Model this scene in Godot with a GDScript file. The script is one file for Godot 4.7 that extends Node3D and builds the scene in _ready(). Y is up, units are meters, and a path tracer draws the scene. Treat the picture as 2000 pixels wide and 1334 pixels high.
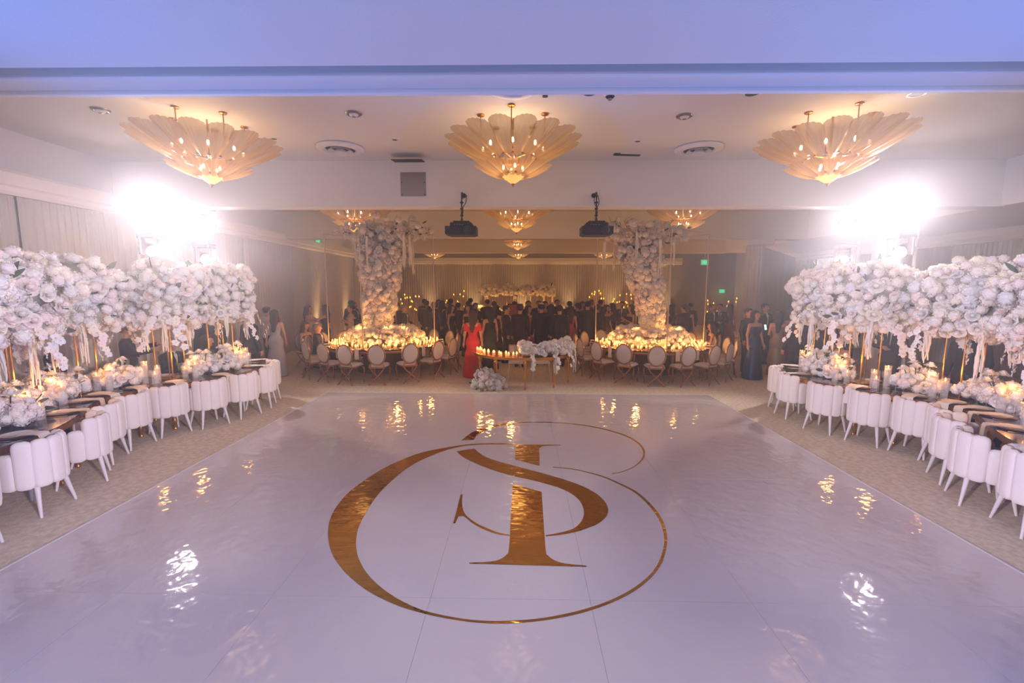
extends Node3D
# A ballroom set for a wedding: white gloss dance floor with a gold monogram, serpentine tables on both sides,
# two round tables with flower trees, fluted glass chandeliers, haze and stage lights.

var M := {}
var taken := {}
var rng := RandomNumberGenerator.new()


# ---------------------------------------------------------------- mesh collector
class MB:
	var v := PackedVector3Array()
	var i := PackedInt32Array()
	var uv := PackedVector2Array()
	var c := PackedColorArray()
	var col := Color.WHITE
	var use_c := false

	func p(a: Vector3, t := Vector2.ZERO) -> int:
		v.append(a)
		uv.append(t)
		c.append(col)
		return v.size() - 1

	func t3(a: int, b: int, d: int) -> void:  # counter-clockwise seen from outside
		i.append(a); i.append(d); i.append(b)

	func tri(a: Vector3, b: Vector3, d: Vector3) -> void:
		t3(p(a), p(b), p(d))

	func quad(a: Vector3, b: Vector3, d: Vector3, e: Vector3) -> void:
		var n := p(a, Vector2(0, 0)); p(b, Vector2(1, 0)); p(d, Vector2(1, 1)); p(e, Vector2(0, 1))
		t3(n, n + 1, n + 2); t3(n, n + 2, n + 3)

	# rows of points; u runs along a row. outward = u x v
	func grid(rows: Array, closed := false) -> void:
		var nv := rows.size()
		var nu: int = rows[0].size()
		var base := v.size()
		for r in nv:
			for k in nu:
				p(rows[r][k], Vector2(float(k) / nu, float(r) / maxi(1, nv - 1)))
		for r in nv - 1:
			for k in (nu if closed else nu - 1):
				var k2 := (k + 1) % nu
				var a := base + r * nu + k
				var b := base + r * nu + k2
				var e := base + (r + 1) * nu + k
				var g := base + (r + 1) * nu + k2
				t3(a, b, g); t3(a, g, e)

	# profile: Vector2(radius, y) from bottom to top
	func lathe(prof: Array, segs := 16, xf := Transform3D(), from := 0.0, to := TAU) -> void:
		var rows := []
		var full := absf(to - from) > TAU - 0.001
		for q in prof:
			var row := []
			for k in (segs if full else segs + 1):
				var a := from - (to - from) * float(k) / segs
				row.append(xf * Vector3(cos(a) * q.x, q.y, sin(a) * q.x))
			rows.append(row)
		grid(rows, full)

	func tube(pts: Array, radii, segs := 8, caps := true) -> void:
		var rows := []
		var n := pts.size()
		var up := Vector3.UP
		var side := Vector3.ZERO
		for k in n:
			var d: Vector3 = (pts[mini(k + 1, n - 1)] - pts[maxi(k - 1, 0)])
			d = d.normalized() if d.length() > 1e-7 else Vector3.UP
			if side == Vector3.ZERO:
				side = d.cross(up if absf(d.dot(up)) < 0.95 else Vector3.RIGHT).normalized()
			else:
				side = (side - d * side.dot(d)).normalized()
			var other := side.cross(d)
			var rad: float = radii[k] if radii is Array else radii
			var row := []
			for s in segs:
				var a := TAU * s / segs
				row.append(pts[k] + side * cos(a) * rad - other * sin(a) * rad)
			rows.append(row)
		if caps:
			var first := []
			var last := []
			for s in segs:
				first.append(pts[0]); last.append(pts[n - 1])
			rows.push_front(first); rows.push_back(last)
		grid(rows, true)

	func box(at: Vector3, size: Vector3, bevel := 0.0, xf := Transform3D()) -> void:
		var h := size * 0.5
		var b := minf(bevel, minf(h.x, minf(h.y, h.z)) * 0.9)
		if b <= 0.0:
			for ax in 3:
				for sg: float in [-1.0, 1.0]:
					var n := Vector3.ZERO; n[ax] = sg
					var u := Vector3.ZERO; u[(ax + 1) % 3] = 1.0
					var w := n.cross(u)
					quad(xf * (at + (n - u - w) * h), xf * (at + (n + u - w) * h), xf * (at + (n + u + w) * h), xf * (at + (n - u + w) * h))
			return
		for ax in 3:
			for sg: float in [-1.0, 1.0]:
				var n := Vector3.ZERO; n[ax] = sg
				var u := Vector3.ZERO; u[(ax + 1) % 3] = 1.0
				var w := n.cross(u)
				var hu := h - Vector3(b, b, b)
				var o := at + n * h
				quad(xf * (o + (-u - w) * hu), xf * (o + (u - w) * hu), xf * (o + (u + w) * hu), xf * (o + (-u + w) * hu))
		for ax in 3:  # edges along ax
			for s1: float in [-1.0, 1.0]:
				for s2: float in [-1.0, 1.0]:
					var d := Vector3.ZERO; d[ax] = h[ax] - b
					var n1 := Vector3.ZERO; n1[(ax + 1) % 3] = s1
					var n2 := Vector3.ZERO; n2[(ax + 2) % 3] = s2
					var e1 := at + n1 * h + n2 * (h - Vector3(b, b, b))
					var e2 := at + n2 * h + n1 * (h - Vector3(b, b, b))
					if s1 * s2 > 0:
						quad(xf * (e1 - d), xf * (e2 - d), xf * (e2 + d), xf * (e1 + d))
					else:
						quad(xf * (e1 + d), xf * (e2 + d), xf * (e2 - d), xf * (e1 - d))
		for sx: float in [-1.0, 1.0]:
			for sy: float in [-1.0, 1.0]:
				for sz: float in [-1.0, 1.0]:
					var s := Vector3(sx, sy, sz)
					var q := s * (h - Vector3(b, b, b))
					var a := at + q + Vector3(sx * b, 0, 0)
					var d := at + q + Vector3(0, sy * b, 0)
					var e := at + q + Vector3(0, 0, sz * b)
					if sx * sy * sz > 0:
						tri(xf * a, xf * d, xf * e)
					else:
						tri(xf * a, xf * e, xf * d)

	# flat outline in (x, z) raised from y0 to y1
	func slab(poly: PackedVector2Array, y0: float, y1: float, xf := Transform3D()) -> void:
		var q := poly.duplicate()
		if not Geometry2D.is_polygon_clockwise(q):
			q.reverse()
		var idx := Geometry2D.triangulate_polygon(q)
		var b := v.size()
		for a in q:
			p(xf * Vector3(a.x, y1, a.y), a)
		for a in q:
			p(xf * Vector3(a.x, y0, a.y), a)
		var n := q.size()
		for k in range(0, idx.size(), 3):
			var A := q[idx[k]]; var B := q[idx[k + 1]]; var C := q[idx[k + 2]]
			var cr := (B - A).cross(C - A)
			if cr < 0:  # z points down the page: clockwise in (x,z) is upward
				t3(b + idx[k], b + idx[k + 1], b + idx[k + 2])
				t3(b + n + idx[k], b + n + idx[k + 2], b + n + idx[k + 1])
			else:
				t3(b + idx[k], b + idx[k + 2], b + idx[k + 1])
				t3(b + n + idx[k], b + n + idx[k + 1], b + n + idx[k + 2])
		for k in n:
			var k2 := (k + 1) % n
			quad(xf * Vector3(q[k].x, y0, q[k].y), xf * Vector3(q[k2].x, y0, q[k2].y), xf * Vector3(q[k2].x, y1, q[k2].y), xf * Vector3(q[k].x, y1, q[k].y))

	func ball(at: Vector3, r: Vector3, segs := 10, rings := 6) -> void:
		var prof := []
		for k in rings + 1:
			var a := -PI / 2 + PI * k / rings
			prof.append(Vector2(maxf(cos(a), 0.0), sin(a)))
		lathe(prof, segs, Transform3D(Basis.from_scale(r), at))

	func add(m: MB, xf: Transform3D) -> void:
		var b := v.size()
		for q in m.v:
			v.append(xf * q)
		uv.append_array(m.uv)
		for q in m.c:
			c.append(col if not use_c else q)
		for q in m.i:
			i.append(b + q)

	func mesh(smooth := true) -> ArrayMesh:
		var n := PackedVector3Array()
		n.resize(v.size())
		for k in range(0, i.size(), 3):
			var a := i[k]; var b := i[k + 1]; var d := i[k + 2]
			var f := (v[d] - v[a]).cross(v[b] - v[a])
			n[a] += f; n[b] += f; n[d] += f
		for k in n.size():
			n[k] = n[k].normalized() if n[k].length_squared() > 1e-20 else Vector3.UP
		var arr := []
		arr.resize(Mesh.ARRAY_MAX)
		arr[Mesh.ARRAY_VERTEX] = v
		arr[Mesh.ARRAY_NORMAL] = n
		arr[Mesh.ARRAY_TEX_UV] = uv
		if use_c:
			arr[Mesh.ARRAY_COLOR] = c
		arr[Mesh.ARRAY_INDEX] = i
		var m := ArrayMesh.new()
		m.add_surface_from_arrays(Mesh.PRIMITIVE_TRIANGLES, arr)
		return m


# ---------------------------------------------------------------- object helpers
func numbered(called: String) -> String:
	var n: int = taken.get(called, 0)
	taken[called] = n + 1
	return called if n == 0 else "%s_%03d" % [called, n]


func thing(called: String, label: String, category: String, at := Vector3.ZERO, turn := 0.0, group := "") -> Node3D:
	var o := Node3D.new()
	o.name = numbered(called)
	add_child(o)
	o.position = at
	o.rotation.y = turn
	o.set_meta("label", label)
	o.set_meta("category", category)
	if group != "":
		o.set_meta("group", group)
	return o


func obj(called: String, m, mt: Material, parent: Node3D = null, xf := Transform3D()) -> MeshInstance3D:
	var o := MeshInstance3D.new()
	o.name = called if parent else numbered(called)
	o.mesh = m.mesh() if m is MB else m
	o.material_override = null
	if mt:
		o.set_surface_override_material(0, mt)
	(parent if parent else self).add_child(o, true)
	o.transform = xf
	return o


func tag(o: Node3D, label: String, category: String, group := "") -> Node3D:
	o.set_meta("label", label)
	o.set_meta("category", category)
	if group != "":
		o.set_meta("group", group)
	return o


func struct(called: String, m, mt: Material, label: String, category := "wall") -> MeshInstance3D:
	var o := obj(called, m, mt)
	o.set_meta("kind", "structure")
	o.set_meta("label", label)
	o.set_meta("category", category)
	return o


func dup(root: Node3D, called: String, label: String, at: Vector3, turn := 0.0) -> Node3D:
	var r: Node3D = root.duplicate()
	r.name = numbered(called)
	add_child(r)
	r.position = at
	r.rotation = Vector3(0, turn, 0)
	if label != "":
		r.set_meta("label", label)
	return r


func mat(key: String, col: Color, rough := 0.6, metal := 0.0) -> StandardMaterial3D:
	var m := StandardMaterial3D.new()
	m.resource_name = key
	m.albedo_color = col
	m.roughness = rough
	m.metallic = metal
	M[key] = m
	return m


func noise_tex(kind: int, freq: float, sd: int, lo: Color, hi: Color, size := 512, octaves := 4) -> NoiseTexture2D:
	var n := FastNoiseLite.new()
	n.noise_type = kind
	n.frequency = freq
	n.seed = sd
	n.fractal_octaves = octaves
	var t := NoiseTexture2D.new()
	t.noise = n
	t.width = size
	t.height = size
	t.seamless = true
	var g := Gradient.new()
	g.set_color(0, lo)
	g.set_color(1, hi)
	t.color_ramp = g
	return t


func omni(called: String, at: Vector3, col: Color, e: float, size := 0.1) -> OmniLight3D:
	var l := OmniLight3D.new()
	l.name = numbered(called)
	l.light_color = col
	l.light_energy = e
	l.light_size = size
	l.omni_range = 40.0
	l.omni_attenuation = 2.0
	l.shadow_enabled = true
	add_child(l)
	l.position = at
	return l


func spot(called: String, at: Vector3, to: Vector3, col: Color, e: float, angle: float, soft := 0.4, size := 0.08) -> SpotLight3D:
	var l := SpotLight3D.new()
	l.name = numbered(called)
	l.light_color = col
	l.light_energy = e
	l.light_size = size
	l.spot_angle = angle
	l.spot_angle_attenuation = soft
	l.spot_range = 40.0
	l.spot_attenuation = 2.0
	l.shadow_enabled = true
	add_child(l)
	l.look_at_from_position(at, to, Vector3.UP if absf((to - at).normalized().y) < 0.98 else Vector3.RIGHT)
	return l

const EXPOSURE := 1.0
const HAZE := 0.008
const SIDE_E := 82.0
const WARM := Color(1.0, 0.84, 0.64)
const CHAND_E := 0.5
const WASH_E := 38.0
const FLOOR_E := 5.0
const BEAM_E := 46.0
const CANDLE_E := 0.10
const VOTIVE_E := 0.30
const CANDLE := Color(1.0, 0.68, 0.34)

const LETTERS := {
	"letter_c": [[-0.063, -6.351, -0.344, -6.37, -0.623, -6.341, -0.852, -6.273, -1.144, -6.121, -1.401, -5.933, -1.611, -5.637, -1.751, -5.357, -1.854, -5.033, -1.918, -4.726, -1.921, -4.421, -1.884, -4.169, -1.81, -3.943, -1.708, -3.725, -1.593, -3.542, -1.454, -3.376, -1.319, -3.247, -1.172, -3.127, -1.01, -3.026, -0.848, -2.946, -0.699, -2.893, -0.557, -2.853, -0.421, -2.825, -0.287, -2.806, -0.157, -2.8, -0.027, -2.806, 0.104, -2.824, 0.236, -2.85, 0.372, -2.888, 0.514, -2.941, 0.663, -3.013, 0.824, -3.111, 0.971, -3.232, 1.102, -3.374, 1.215, -3.54, 1.316, -3.751, 1.369, -3.904, 1.412, -4.104, 1.425, -4.323, 1.399, -4.565, 1.326, -4.833, 1.183, -5.052, 1.017, -5.247, 0.784, -5.403, 0.624, -5.472, 0.429, -5.511, 0.427, -5.492, 0.622, -5.448, 0.781, -5.38, 1.001, -5.22, 1.156, -5.031, 1.298, -4.804, 1.366, -4.543, 1.39, -4.303, 1.379, -4.096, 1.341, -3.904, 1.289, -3.75, 1.186, -3.54, 1.071, -3.373, 0.939, -3.238, 0.8, -3.127, 0.638, -3.028, 0.489, -2.959, 0.348, -2.908, 0.225, -2.873, 0.092, -2.845, -0.027, -2.831, -0.158, -2.823, -0.289, -2.827, -0.423, -2.846, -0.561, -2.877, -0.706, -2.924, -0.865, -3.009, -1.007, -3.109, -1.128, -3.216, -1.235, -3.331, -1.342, -3.48, -1.431, -3.643, -1.496, -3.82, -1.543, -4.015, -1.563, -4.23, -1.575, -4.468, -1.567, -4.733, -1.528, -5.003, -1.456, -5.333, -1.335, -5.642, -1.16, -5.916, -0.981, -6.116, -0.753, -6.259, -0.48, -6.312, -0.063, -6.319]],
	"letter_s": [[-0.879, -6.476, -0.807, -6.721, -0.71, -6.936, -0.513, -7.177, -0.234, -7.349, 0.089, -7.43, 0.414, -7.447, 0.736, -7.41, 1.045, -7.309, 1.333, -7.14, 1.565, -6.921, 1.716, -6.678, 1.78, -6.425, 1.785, -6.19, 1.748, -6.005, 1.664, -5.796, 1.537, -5.599, 1.389, -5.444, 1.247, -5.342, 1.145, -5.306, 1.149, -5.323, 1.246, -5.359, 1.386, -5.462, 1.523, -5.611, 1.645, -5.809, 1.721, -6.004, 1.753, -6.189, 1.748, -6.408, 1.681, -6.651, 1.54, -6.874, 1.31, -7.1, 1.039, -7.267, 0.732, -7.367, 0.412, -7.404, 0.088, -7.387, -0.201, -7.297, -0.416, -7.138, -0.572, -6.939, -0.659, -6.724, -0.696, -6.505],
		[-0.885, -6.014, -0.761, -6.09, -0.643, -6.13, -0.577, -5.998, -0.471, -5.838, -0.309, -5.693, -0.104, -5.557, 0.138, -5.403, 0.368, -5.252, 0.583, -5.094, 0.743, -4.943, 0.857, -4.777, 0.919, -4.599, 0.927, -4.432, 0.891, -4.294, 0.835, -4.2, 0.754, -4.109, 0.651, -4.038, 0.534, -3.97, 0.386, -3.918, 0.247, -3.89, 0.248, -3.909, 0.371, -3.95, 0.504, -4.019, 0.59, -4.124, 0.651, -4.271, 0.67, -4.427, 0.652, -4.594, 0.588, -4.749, 0.474, -4.889, 0.307, -5.011, 0.132, -5.112, -0.075, -5.216, -0.291, -5.354, -0.469, -5.5, -0.633, -5.655, -0.781, -5.832],
		[-0.653, -4.703, -0.633, -4.713, -0.608, -4.486, -0.562, -4.306, -0.495, -4.194, -0.41, -4.099, -0.312, -4.021, -0.199, -3.946, -0.091, -3.909, -0.091, -3.89, -0.216, -3.923, -0.337, -3.997, -0.447, -4.094, -0.523, -4.194, -0.567, -4.241, -0.613, -4.229, -0.624, -4.102, -0.647, -4.094, -0.646, -4.324, -0.65, -4.527]],
	"letter_i": [[-0.063, -6.327, 0.271, -6.325, 0.599, -6.323, 0.597, -6.299, 0.408, -6.28, 0.323, -6.247, 0.281, -6.162, 0.27, -5.838, 0.259, -5.538, 0.094, -5.643, -0.062, -5.751, -0.057, -6.272],
		[-0.076, -4.994, 0.083, -4.897, 0.252, -4.794, 0.242, -4.263, 0.234, -3.673, 0.251, -3.59, 0.302, -3.524, 0.394, -3.481, 0.561, -3.456, 0.558, -3.441, 0.077, -3.452, -0.416, -3.463, -0.418, -3.476, -0.257, -3.492, -0.163, -3.528, -0.108, -3.597, -0.089, -3.696, -0.084, -4.257]],
}


func _ready() -> void:
	rng.seed = 20240
	# ---- camera, air and exposure
	var cam := Camera3D.new()
	cam.name = "camera"
	add_child(cam)
	cam.position = Vector3(0, 2.3, 0)
	cam.rotation_degrees = Vector3(-6.88, 1.046, 0.15)
	cam.fov = 74.95
	cam.near = 0.05
	cam.far = 200.0
	cam.current = true
	var we := WorldEnvironment.new()
	we.name = "surroundings"
	var env := Environment.new()
	env.background_mode = Environment.BG_COLOR
	env.background_color = Color(0.01, 0.01, 0.012)
	env.tonemap_mode = Environment.TONE_MAPPER_LINEAR
	env.tonemap_exposure = EXPOSURE
	env.volumetric_fog_enabled = true
	env.volumetric_fog_density = HAZE
	env.volumetric_fog_albedo = Color(0.96, 0.95, 1.0)
	env.volumetric_fog_anisotropy = 0.75
	env.sdfgi_enabled = true
	env.ssao_enabled = true
	env.ssil_enabled = true
	we.environment = env
	add_child(we)
	materials()
	stage_wash()
	room()
	ceiling_fittings()
	drapes()
	dance_floor()
	monogram()
	chandeliers()
	stage_lights()
	flower_stock()
	furniture_stock()
	side_tables()
	round_tables()
	sweetheart()
	far_end()
	guests()


func materials() -> void:
	var m := mat("carpet", Color(0.90, 0.85, 0.77), 0.95)
	m.albedo_texture = noise_tex(FastNoiseLite.TYPE_SIMPLEX, 0.03, 3, Color(0.86, 0.85, 0.83), Color(1, 1, 1), 512, 5)
	m.uv1_triplanar = true
	m.uv1_world_triplanar = true
	m.uv1_scale = Vector3(0.6, 0.6, 0.6)
	m.heightmap_enabled = true
	m.heightmap_texture = noise_tex(FastNoiseLite.TYPE_SIMPLEX, 0.2, 4, Color.BLACK, Color.WHITE, 256, 3)
	m.heightmap_scale = 0.4
	m = mat("vinyl", Color(0.80, 0.77, 0.77), 0.07)
	m.metallic_specular = 0.5
	m.normal_enabled = true
	m.normal_texture = wave_normal()
	m.normal_scale = 0.11
	m.uv1_triplanar = true
	m.uv1_world_triplanar = true
	m.uv1_scale = Vector3(0.35, 0.35, 0.35)
	m = mat("gold_film", Color(0.82, 0.67, 0.42), 0.07, 1.0)
	m.normal_enabled = true
	m.normal_texture = wave_normal()
	m.normal_scale = 0.10
	m.uv1_triplanar = true
	m.uv1_world_triplanar = true
	m.uv1_scale = Vector3(0.28, 0.6, 0.8)
	m = mat("plaster", Color(0.87, 0.85, 0.82), 0.85)
	m.heightmap_enabled = true
	m.heightmap_texture = noise_tex(FastNoiseLite.TYPE_SIMPLEX, 0.1, 9, Color.BLACK, Color.WHITE, 256, 3)
	m.heightmap_scale = 0.05
	m.uv1_triplanar = true
	m.uv1_world_triplanar = true
	mat("cornice", Color(0.88, 0.84, 0.80), 0.6)
	mat("grey_wall", Color(0.62, 0.59, 0.56), 0.85)
	m = mat("drape", Color(0.74, 0.70, 0.65), 0.75)
	m.rim_enabled = true
	m.rim = 0.3
	m.rim_tint = 0.5
	m.backlight_enabled = true
	m.backlight = Color(0.25, 0.23, 0.2)
	mat("steel", Color(0.55, 0.53, 0.52), 0.35, 0.9)
	mat("dark", Color(0.03, 0.03, 0.032), 0.7)
	mat("dark_grille", Color(0.10, 0.10, 0.12), 0.6)
	mat("white_metal", Color(0.85, 0.84, 0.83), 0.4)
	mat("brass", Color(0.78, 0.55, 0.26), 0.25, 1.0)
	m = mat("shell_glass", Color(0.60, 0.47, 0.29, 0.72), 0.27)
	m.transparency = BaseMaterial3D.TRANSPARENCY_ALPHA
	m.backlight_enabled = true
	m.backlight = Color(0.80, 0.66, 0.44)
	m.clearcoat_enabled = true
	m.clearcoat = 0.5
	m.clearcoat_roughness = 0.08
	m = mat("bulb", Color(1, 0.9, 0.75), 0.4)
	m.emission_enabled = true
	m.emission = WARM
	m.emission_energy_multiplier = 22.0


func wave_normal() -> ImageTexture:
	if M.has("_wave"):
		return M["_wave"]
	var n := FastNoiseLite.new()
	n.noise_type = FastNoiseLite.TYPE_SIMPLEX
	n.frequency = 0.02
	n.fractal_octaves = 3
	n.seed = 12
	var im := n.get_seamless_image(512, 512)
	im.convert(Image.FORMAT_L8)
	im.convert(Image.FORMAT_RGB8)
	im.bump_map_to_normal_map(6.0)
	var t := ImageTexture.create_from_image(im)
	M["_wave"] = t
	return t


func bx(lo: Vector3, hi: Vector3, bevel := 0.0) -> MB:
	var m := MB.new()
	m.box((lo + hi) * 0.5, hi - lo, bevel)
	return m


func room() -> void:
	var pl: Material = M["plaster"]
	struct("floor", bx(Vector3(-9, -0.12, -28.8), Vector3(15.2, 0, 14.4)), M["carpet"], "beige cut pile carpet around the white dance floor", "floor")
	struct("wall_left", bx(Vector3(-8.9, 0, -28.6), Vector3(-8.42, 4.85, 14.4)), pl, "white plaster left wall above the drapes")
	struct("wall_back", bx(Vector3(-8.9, 0, -28.6), Vector3(15.2, 4.85, -28.2)), M["grey_wall"], "grey back wall at the far end of the ballroom")
	struct("wall_right", bx(Vector3(13.35, 0, -28.6), Vector3(13.75, 4.85, 14.4)), pl, "white plaster right wall behind the drapes")
	struct("wall_front", bx(Vector3(-8.9, 0, 14.0), Vector3(15.2, 4.85, 14.4)), pl, "white plaster wall far behind the stage")
	struct("ceiling", bx(Vector3(-8.9, 4.85, -28.8), Vector3(15.2, 5.1, 14.4)), pl, "white coffered plaster ceiling between the deep cross beams", "ceiling")
	# the low soffit over the stage and the stepped track along its edge
	struct("trim_1", bx(Vector3(-8.45, 3.94, -3.53), Vector3(13.4, 4.86, 5), 0.01), pl, "low white soffit over the stage end, washed in blue light", "soffit")
	struct("trim_2", bx(Vector3(-8.45, 3.945, -3.93), Vector3(13.4, 4.86, -3.70), 0.008), pl, "narrow stepped rail along the edge of the stage soffit", "soffit")
	struct("trim_3", bx(Vector3(-8.45, 3.915, -3.99), Vector3(13.4, 4.86, -3.93), 0.006), M["cornice"], "thin lip under the stage soffit rail", "soffit")
	var n := 3
	var called := ["deep white plaster beam holding two black projectors", "second white beam beyond the round tables", "third white beam near the back drapes"]
	for z in [-9.35, -15.4, -21.45]:
		n += 1
		struct("trim_%d" % n, bx(Vector3(-8.45, 3.94, z - 0.36), Vector3(9.7, 4.86, z), 0.012), pl, called[n - 4], "beam")
	struct("trim_7", bx(Vector3(9.6, 3.95, -21.5), Vector3(13.4, 4.86, -3.95), 0.01), pl, "white side soffit running down the right aisle", "soffit")
	# the stage deck that the viewer stands on
	var st := thing("stage_deck", "low carpeted stage deck at the near end of the dance floor", "stage", Vector3(0, 0, 0))
	for i in 6:
		for j in 3:
			obj("deck_panel", bx(Vector3(-6.3 + 2.1 * i, 0.32, -0.85 + 1.8 * j), Vector3(-4.205 + 2.1 * i, 0.4, 0.945 + 1.8 * j), 0.006), M["carpet"], st)
	obj("skirt", bx(Vector3(-6.28, 0, -0.82), Vector3(6.27, 0.319, -0.78)), M["carpet"], st)
	# cornices over the drapes
	cornice("trim_8", Vector3(-8.43, 0, 14.0), Vector3(-8.43, 0, -28.2), 0.42, 3.74, 4.12, "white cornice along the left wall over the drapes")
	cornice("trim_9", Vector3(-8.43, 0, -28.2), Vector3(9.9, 0, -28.2), 0.42, 3.74, 4.12, "white cornice across the back wall over the drapes")
	cornice("trim_10", Vector3(13.35, 0, -21.9), Vector3(13.35, 0, 14.0), 0.42, 3.6, 3.96, "white cornice along the right wall over the drapes")
	# round column of the right aisle
	var m := MB.new()
	m.lathe([Vector2(0.34, 0), Vector2(0.34, 0.2), Vector2(0.3, 0.24), Vector2(0.285, 2.0), Vector2(0.28, 3.6), Vector2(0.33, 3.68), Vector2(0.36, 3.8), Vector2(0.36, 3.955)], 28, Transform3D(Basis(), Vector3(9.75, 0, -12.3)))
	struct("trim_11", m, M["cornice"], "round white column standing in the right aisle", "column")


func cornice(called: String, a: Vector3, b: Vector3, deep: float, y0: float, y1: float, label: String) -> void:
	var m := MB.new()
	var d := (b - a).normalized()
	var inn := Vector3.UP.cross(d)  # to the left of the run: into the room
	if (Vector3(0, 0, -12) - a).dot(inn) < 0:
		inn = -inn
	var prof := [Vector2(0, y0), Vector2(deep - 0.06, y0), Vector2(deep - 0.03, y0 + 0.05), Vector2(deep - 0.03, y0 + 0.12), Vector2(deep, y0 + 0.15), Vector2(deep, y1 - 0.05), Vector2(deep - 0.03, y1), Vector2(0, y1)]
	var up := inn.cross(d).y > 0
	for k in prof.size():
		var q: Vector2 = prof[k]
		var r: Vector2 = prof[(k + 1) % prof.size()]
		var A := a + inn * q.x + Vector3(0, q.y, 0)
		var B := a + inn * r.x + Vector3(0, r.y, 0)
		if up:
			m.quad(A, B, B + (b - a), A + (b - a))
		else:
			m.quad(B, A, A + (b - a), B + (b - a))
	struct(called, m, M["cornice"], label, "cornice")


func ceiling_fittings() -> void:
	var Y := 4.85
	var g := "ceiling fittings"
	# round air diffusers: a white dish, a dark slot and an inner cone
	for q in [[Vector3(-3.32, Y, -8.5), "round white air diffuser on the ceiling left of the middle chandelier"], [Vector3(3.26, Y, -8.6), "round white air diffuser on the ceiling right of the middle chandelier"], [Vector3(-0.11, Y, -5.95), "round white air diffuser half hidden behind the stage soffit"]]:
		var t := thing("air_diffuser", q[1], "air vent", q[0] - Vector3(0, 0.008, 0), 0, g)
		var m := MB.new()
		m.lathe([Vector2(0.26, -0.03), Vector2(0.30, -0.055), Vector2(0.37, -0.05), Vector2(0.42, -0.02), Vector2(0.42, 0.0)], 36)
		obj("outer_ring", m, M["white_metal"], t)
		m = MB.new()
		m.lathe([Vector2(0.0, -0.012), Vector2(0.27, -0.012), Vector2(0.27, -0.001), Vector2(0.0, -0.001)], 36)
		obj("dark_opening", m, M["dark_grille"], t)
		for r in [[0.22, -0.065], [0.12, -0.085]]:
			m = MB.new()
			m.lathe([Vector2(r[0] - 0.07, r[1] + 0.06), Vector2(r[0], r[1]), Vector2(r[0], r[1] + 0.008), Vector2(r[0] - 0.06, r[1] + 0.07)], 32)
			obj("cone_ring", m, M["white_metal"], t)
	# downlights with a dark lens
	var words := ["at the far left above the serpentine table", "left of the left chandelier", "above the left aisle", "left of the middle chandelier", "right of the middle chandelier", "left of the right chandelier", "at the far right above the serpentine table"]
	var k := 0
	for q in [[-5.33, -6.07], [-3.31, -6.14], [-1.21, -6.18], [0.9, -6.23], [3.04, -6.27], [5.2, -6.3]]:
		var t := thing("recessed_downlight", "unlit dark recessed downlight in the ceiling " + words[[1, 2, 3, 4, 5, 6][k]], "downlight", Vector3(q[0], Y, q[1]), 0, g)
		k += 1
		var m := MB.new()
		m.lathe([Vector2(0.085, -0.004), Vector2(0.10, -0.012), Vector2(0.118, -0.006), Vector2(0.12, 0.0)], 24)
		obj("trim_ring", m, M["white_metal"], t)
		m = MB.new()
		m.lathe([Vector2(0.0, -0.005), Vector2(0.09, -0.005), Vector2(0.09, -0.001), Vector2(0.0, -0.001)], 24)
		obj("dark_lens", m, M["dark_grille"], t)
	k = 0
	for q in [[-2.19, -8.06], [2.04, -8.19], [-4.27, -7.99]]:
		var t := thing("pin_light", "tiny dark recessed pin light " + ["beside the left air diffuser", "beside the right air diffuser", "behind the left chandelier"][k], "downlight", Vector3(q[0], Y, q[1]), 0, g)
		k += 1
		var m := MB.new()
		m.lathe([Vector2(0.045, -0.004), Vector2(0.055, -0.012), Vector2(0.068, -0.006), Vector2(0.07, 0.0)], 18)
		obj("trim_ring", m, M["white_metal"], t)
		m = MB.new()
		m.lathe([Vector2(0.0, -0.005), Vector2(0.05, -0.005), Vector2(0.05, -0.001), Vector2(0.0, -0.001)], 18)
		obj("dark_lens", m, M["dark_grille"], t)
	# bright-rimmed eyeball fittings
	k = 0
	for q in [[-2.47, -6.88], [2.43, -7.03], [-6.1, -6.7]]:
		var t := thing("eyeball_light", "chrome eyeball downlight on the ceiling " + ["between the left and middle chandeliers", "between the middle and right chandeliers", "above the left drapes"][k], "downlight", Vector3(q[0], Y, q[1]), 0, g)
		k += 1
		var m := MB.new()
		m.lathe([Vector2(0.07, -0.02), Vector2(0.09, -0.03), Vector2(0.115, -0.015), Vector2(0.12, 0.0)], 24)
		obj("chrome_ring", m, M["steel"], t)
		m = MB.new()
		m.ball(Vector3(0, -0.01, 0), Vector3(0.07, 0.045, 0.07), 18, 8)
		obj("eyeball", m, M["white_metal"], t)
		m = MB.new()
		m.lathe([Vector2(0.0, -0.058), Vector2(0.028, -0.056), Vector2(0.03, -0.05)], 14)
		obj("lens", m, M["steel"], t)
	# smoke detector
	k = 0
	for q in [[1.17, -6.24], [-4.95, -6.07]]:
		var t := thing("smoke_detector", "white smoke detector on the ceiling " + ["beside a downlight near the middle chandelier", "beside a downlight near the left chandelier"][k], "smoke detector", Vector3(q[0], Y, q[1]), 0, g)
		k += 1
		var m := MB.new()
		m.lathe([Vector2(0.06, -0.045), Vector2(0.085, -0.03), Vector2(0.10, 0.0)], 22)
		obj("base", m, M["white_metal"], t)
		m = MB.new()
		m.lathe([Vector2(0.0, -0.09), Vector2(0.025, -0.088), Vector2(0.03, -0.07), Vector2(0.02, -0.045)], 14)
		obj("sensor_head", m, M["steel"], t)
		m = MB.new()
		m.lathe([Vector2(0.02, -0.062), Vector2(0.05, -0.06), Vector2(0.05, -0.055), Vector2(0.02, -0.05)], 14)
		obj("sensor_ring", m, M["dark_grille"], t)
	var sb := thing("ceiling_speaker", "small square grey box on the ceiling beside the hidden diffuser", "speaker", Vector3(0.31, Y, -6.16), 0, g)
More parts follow.
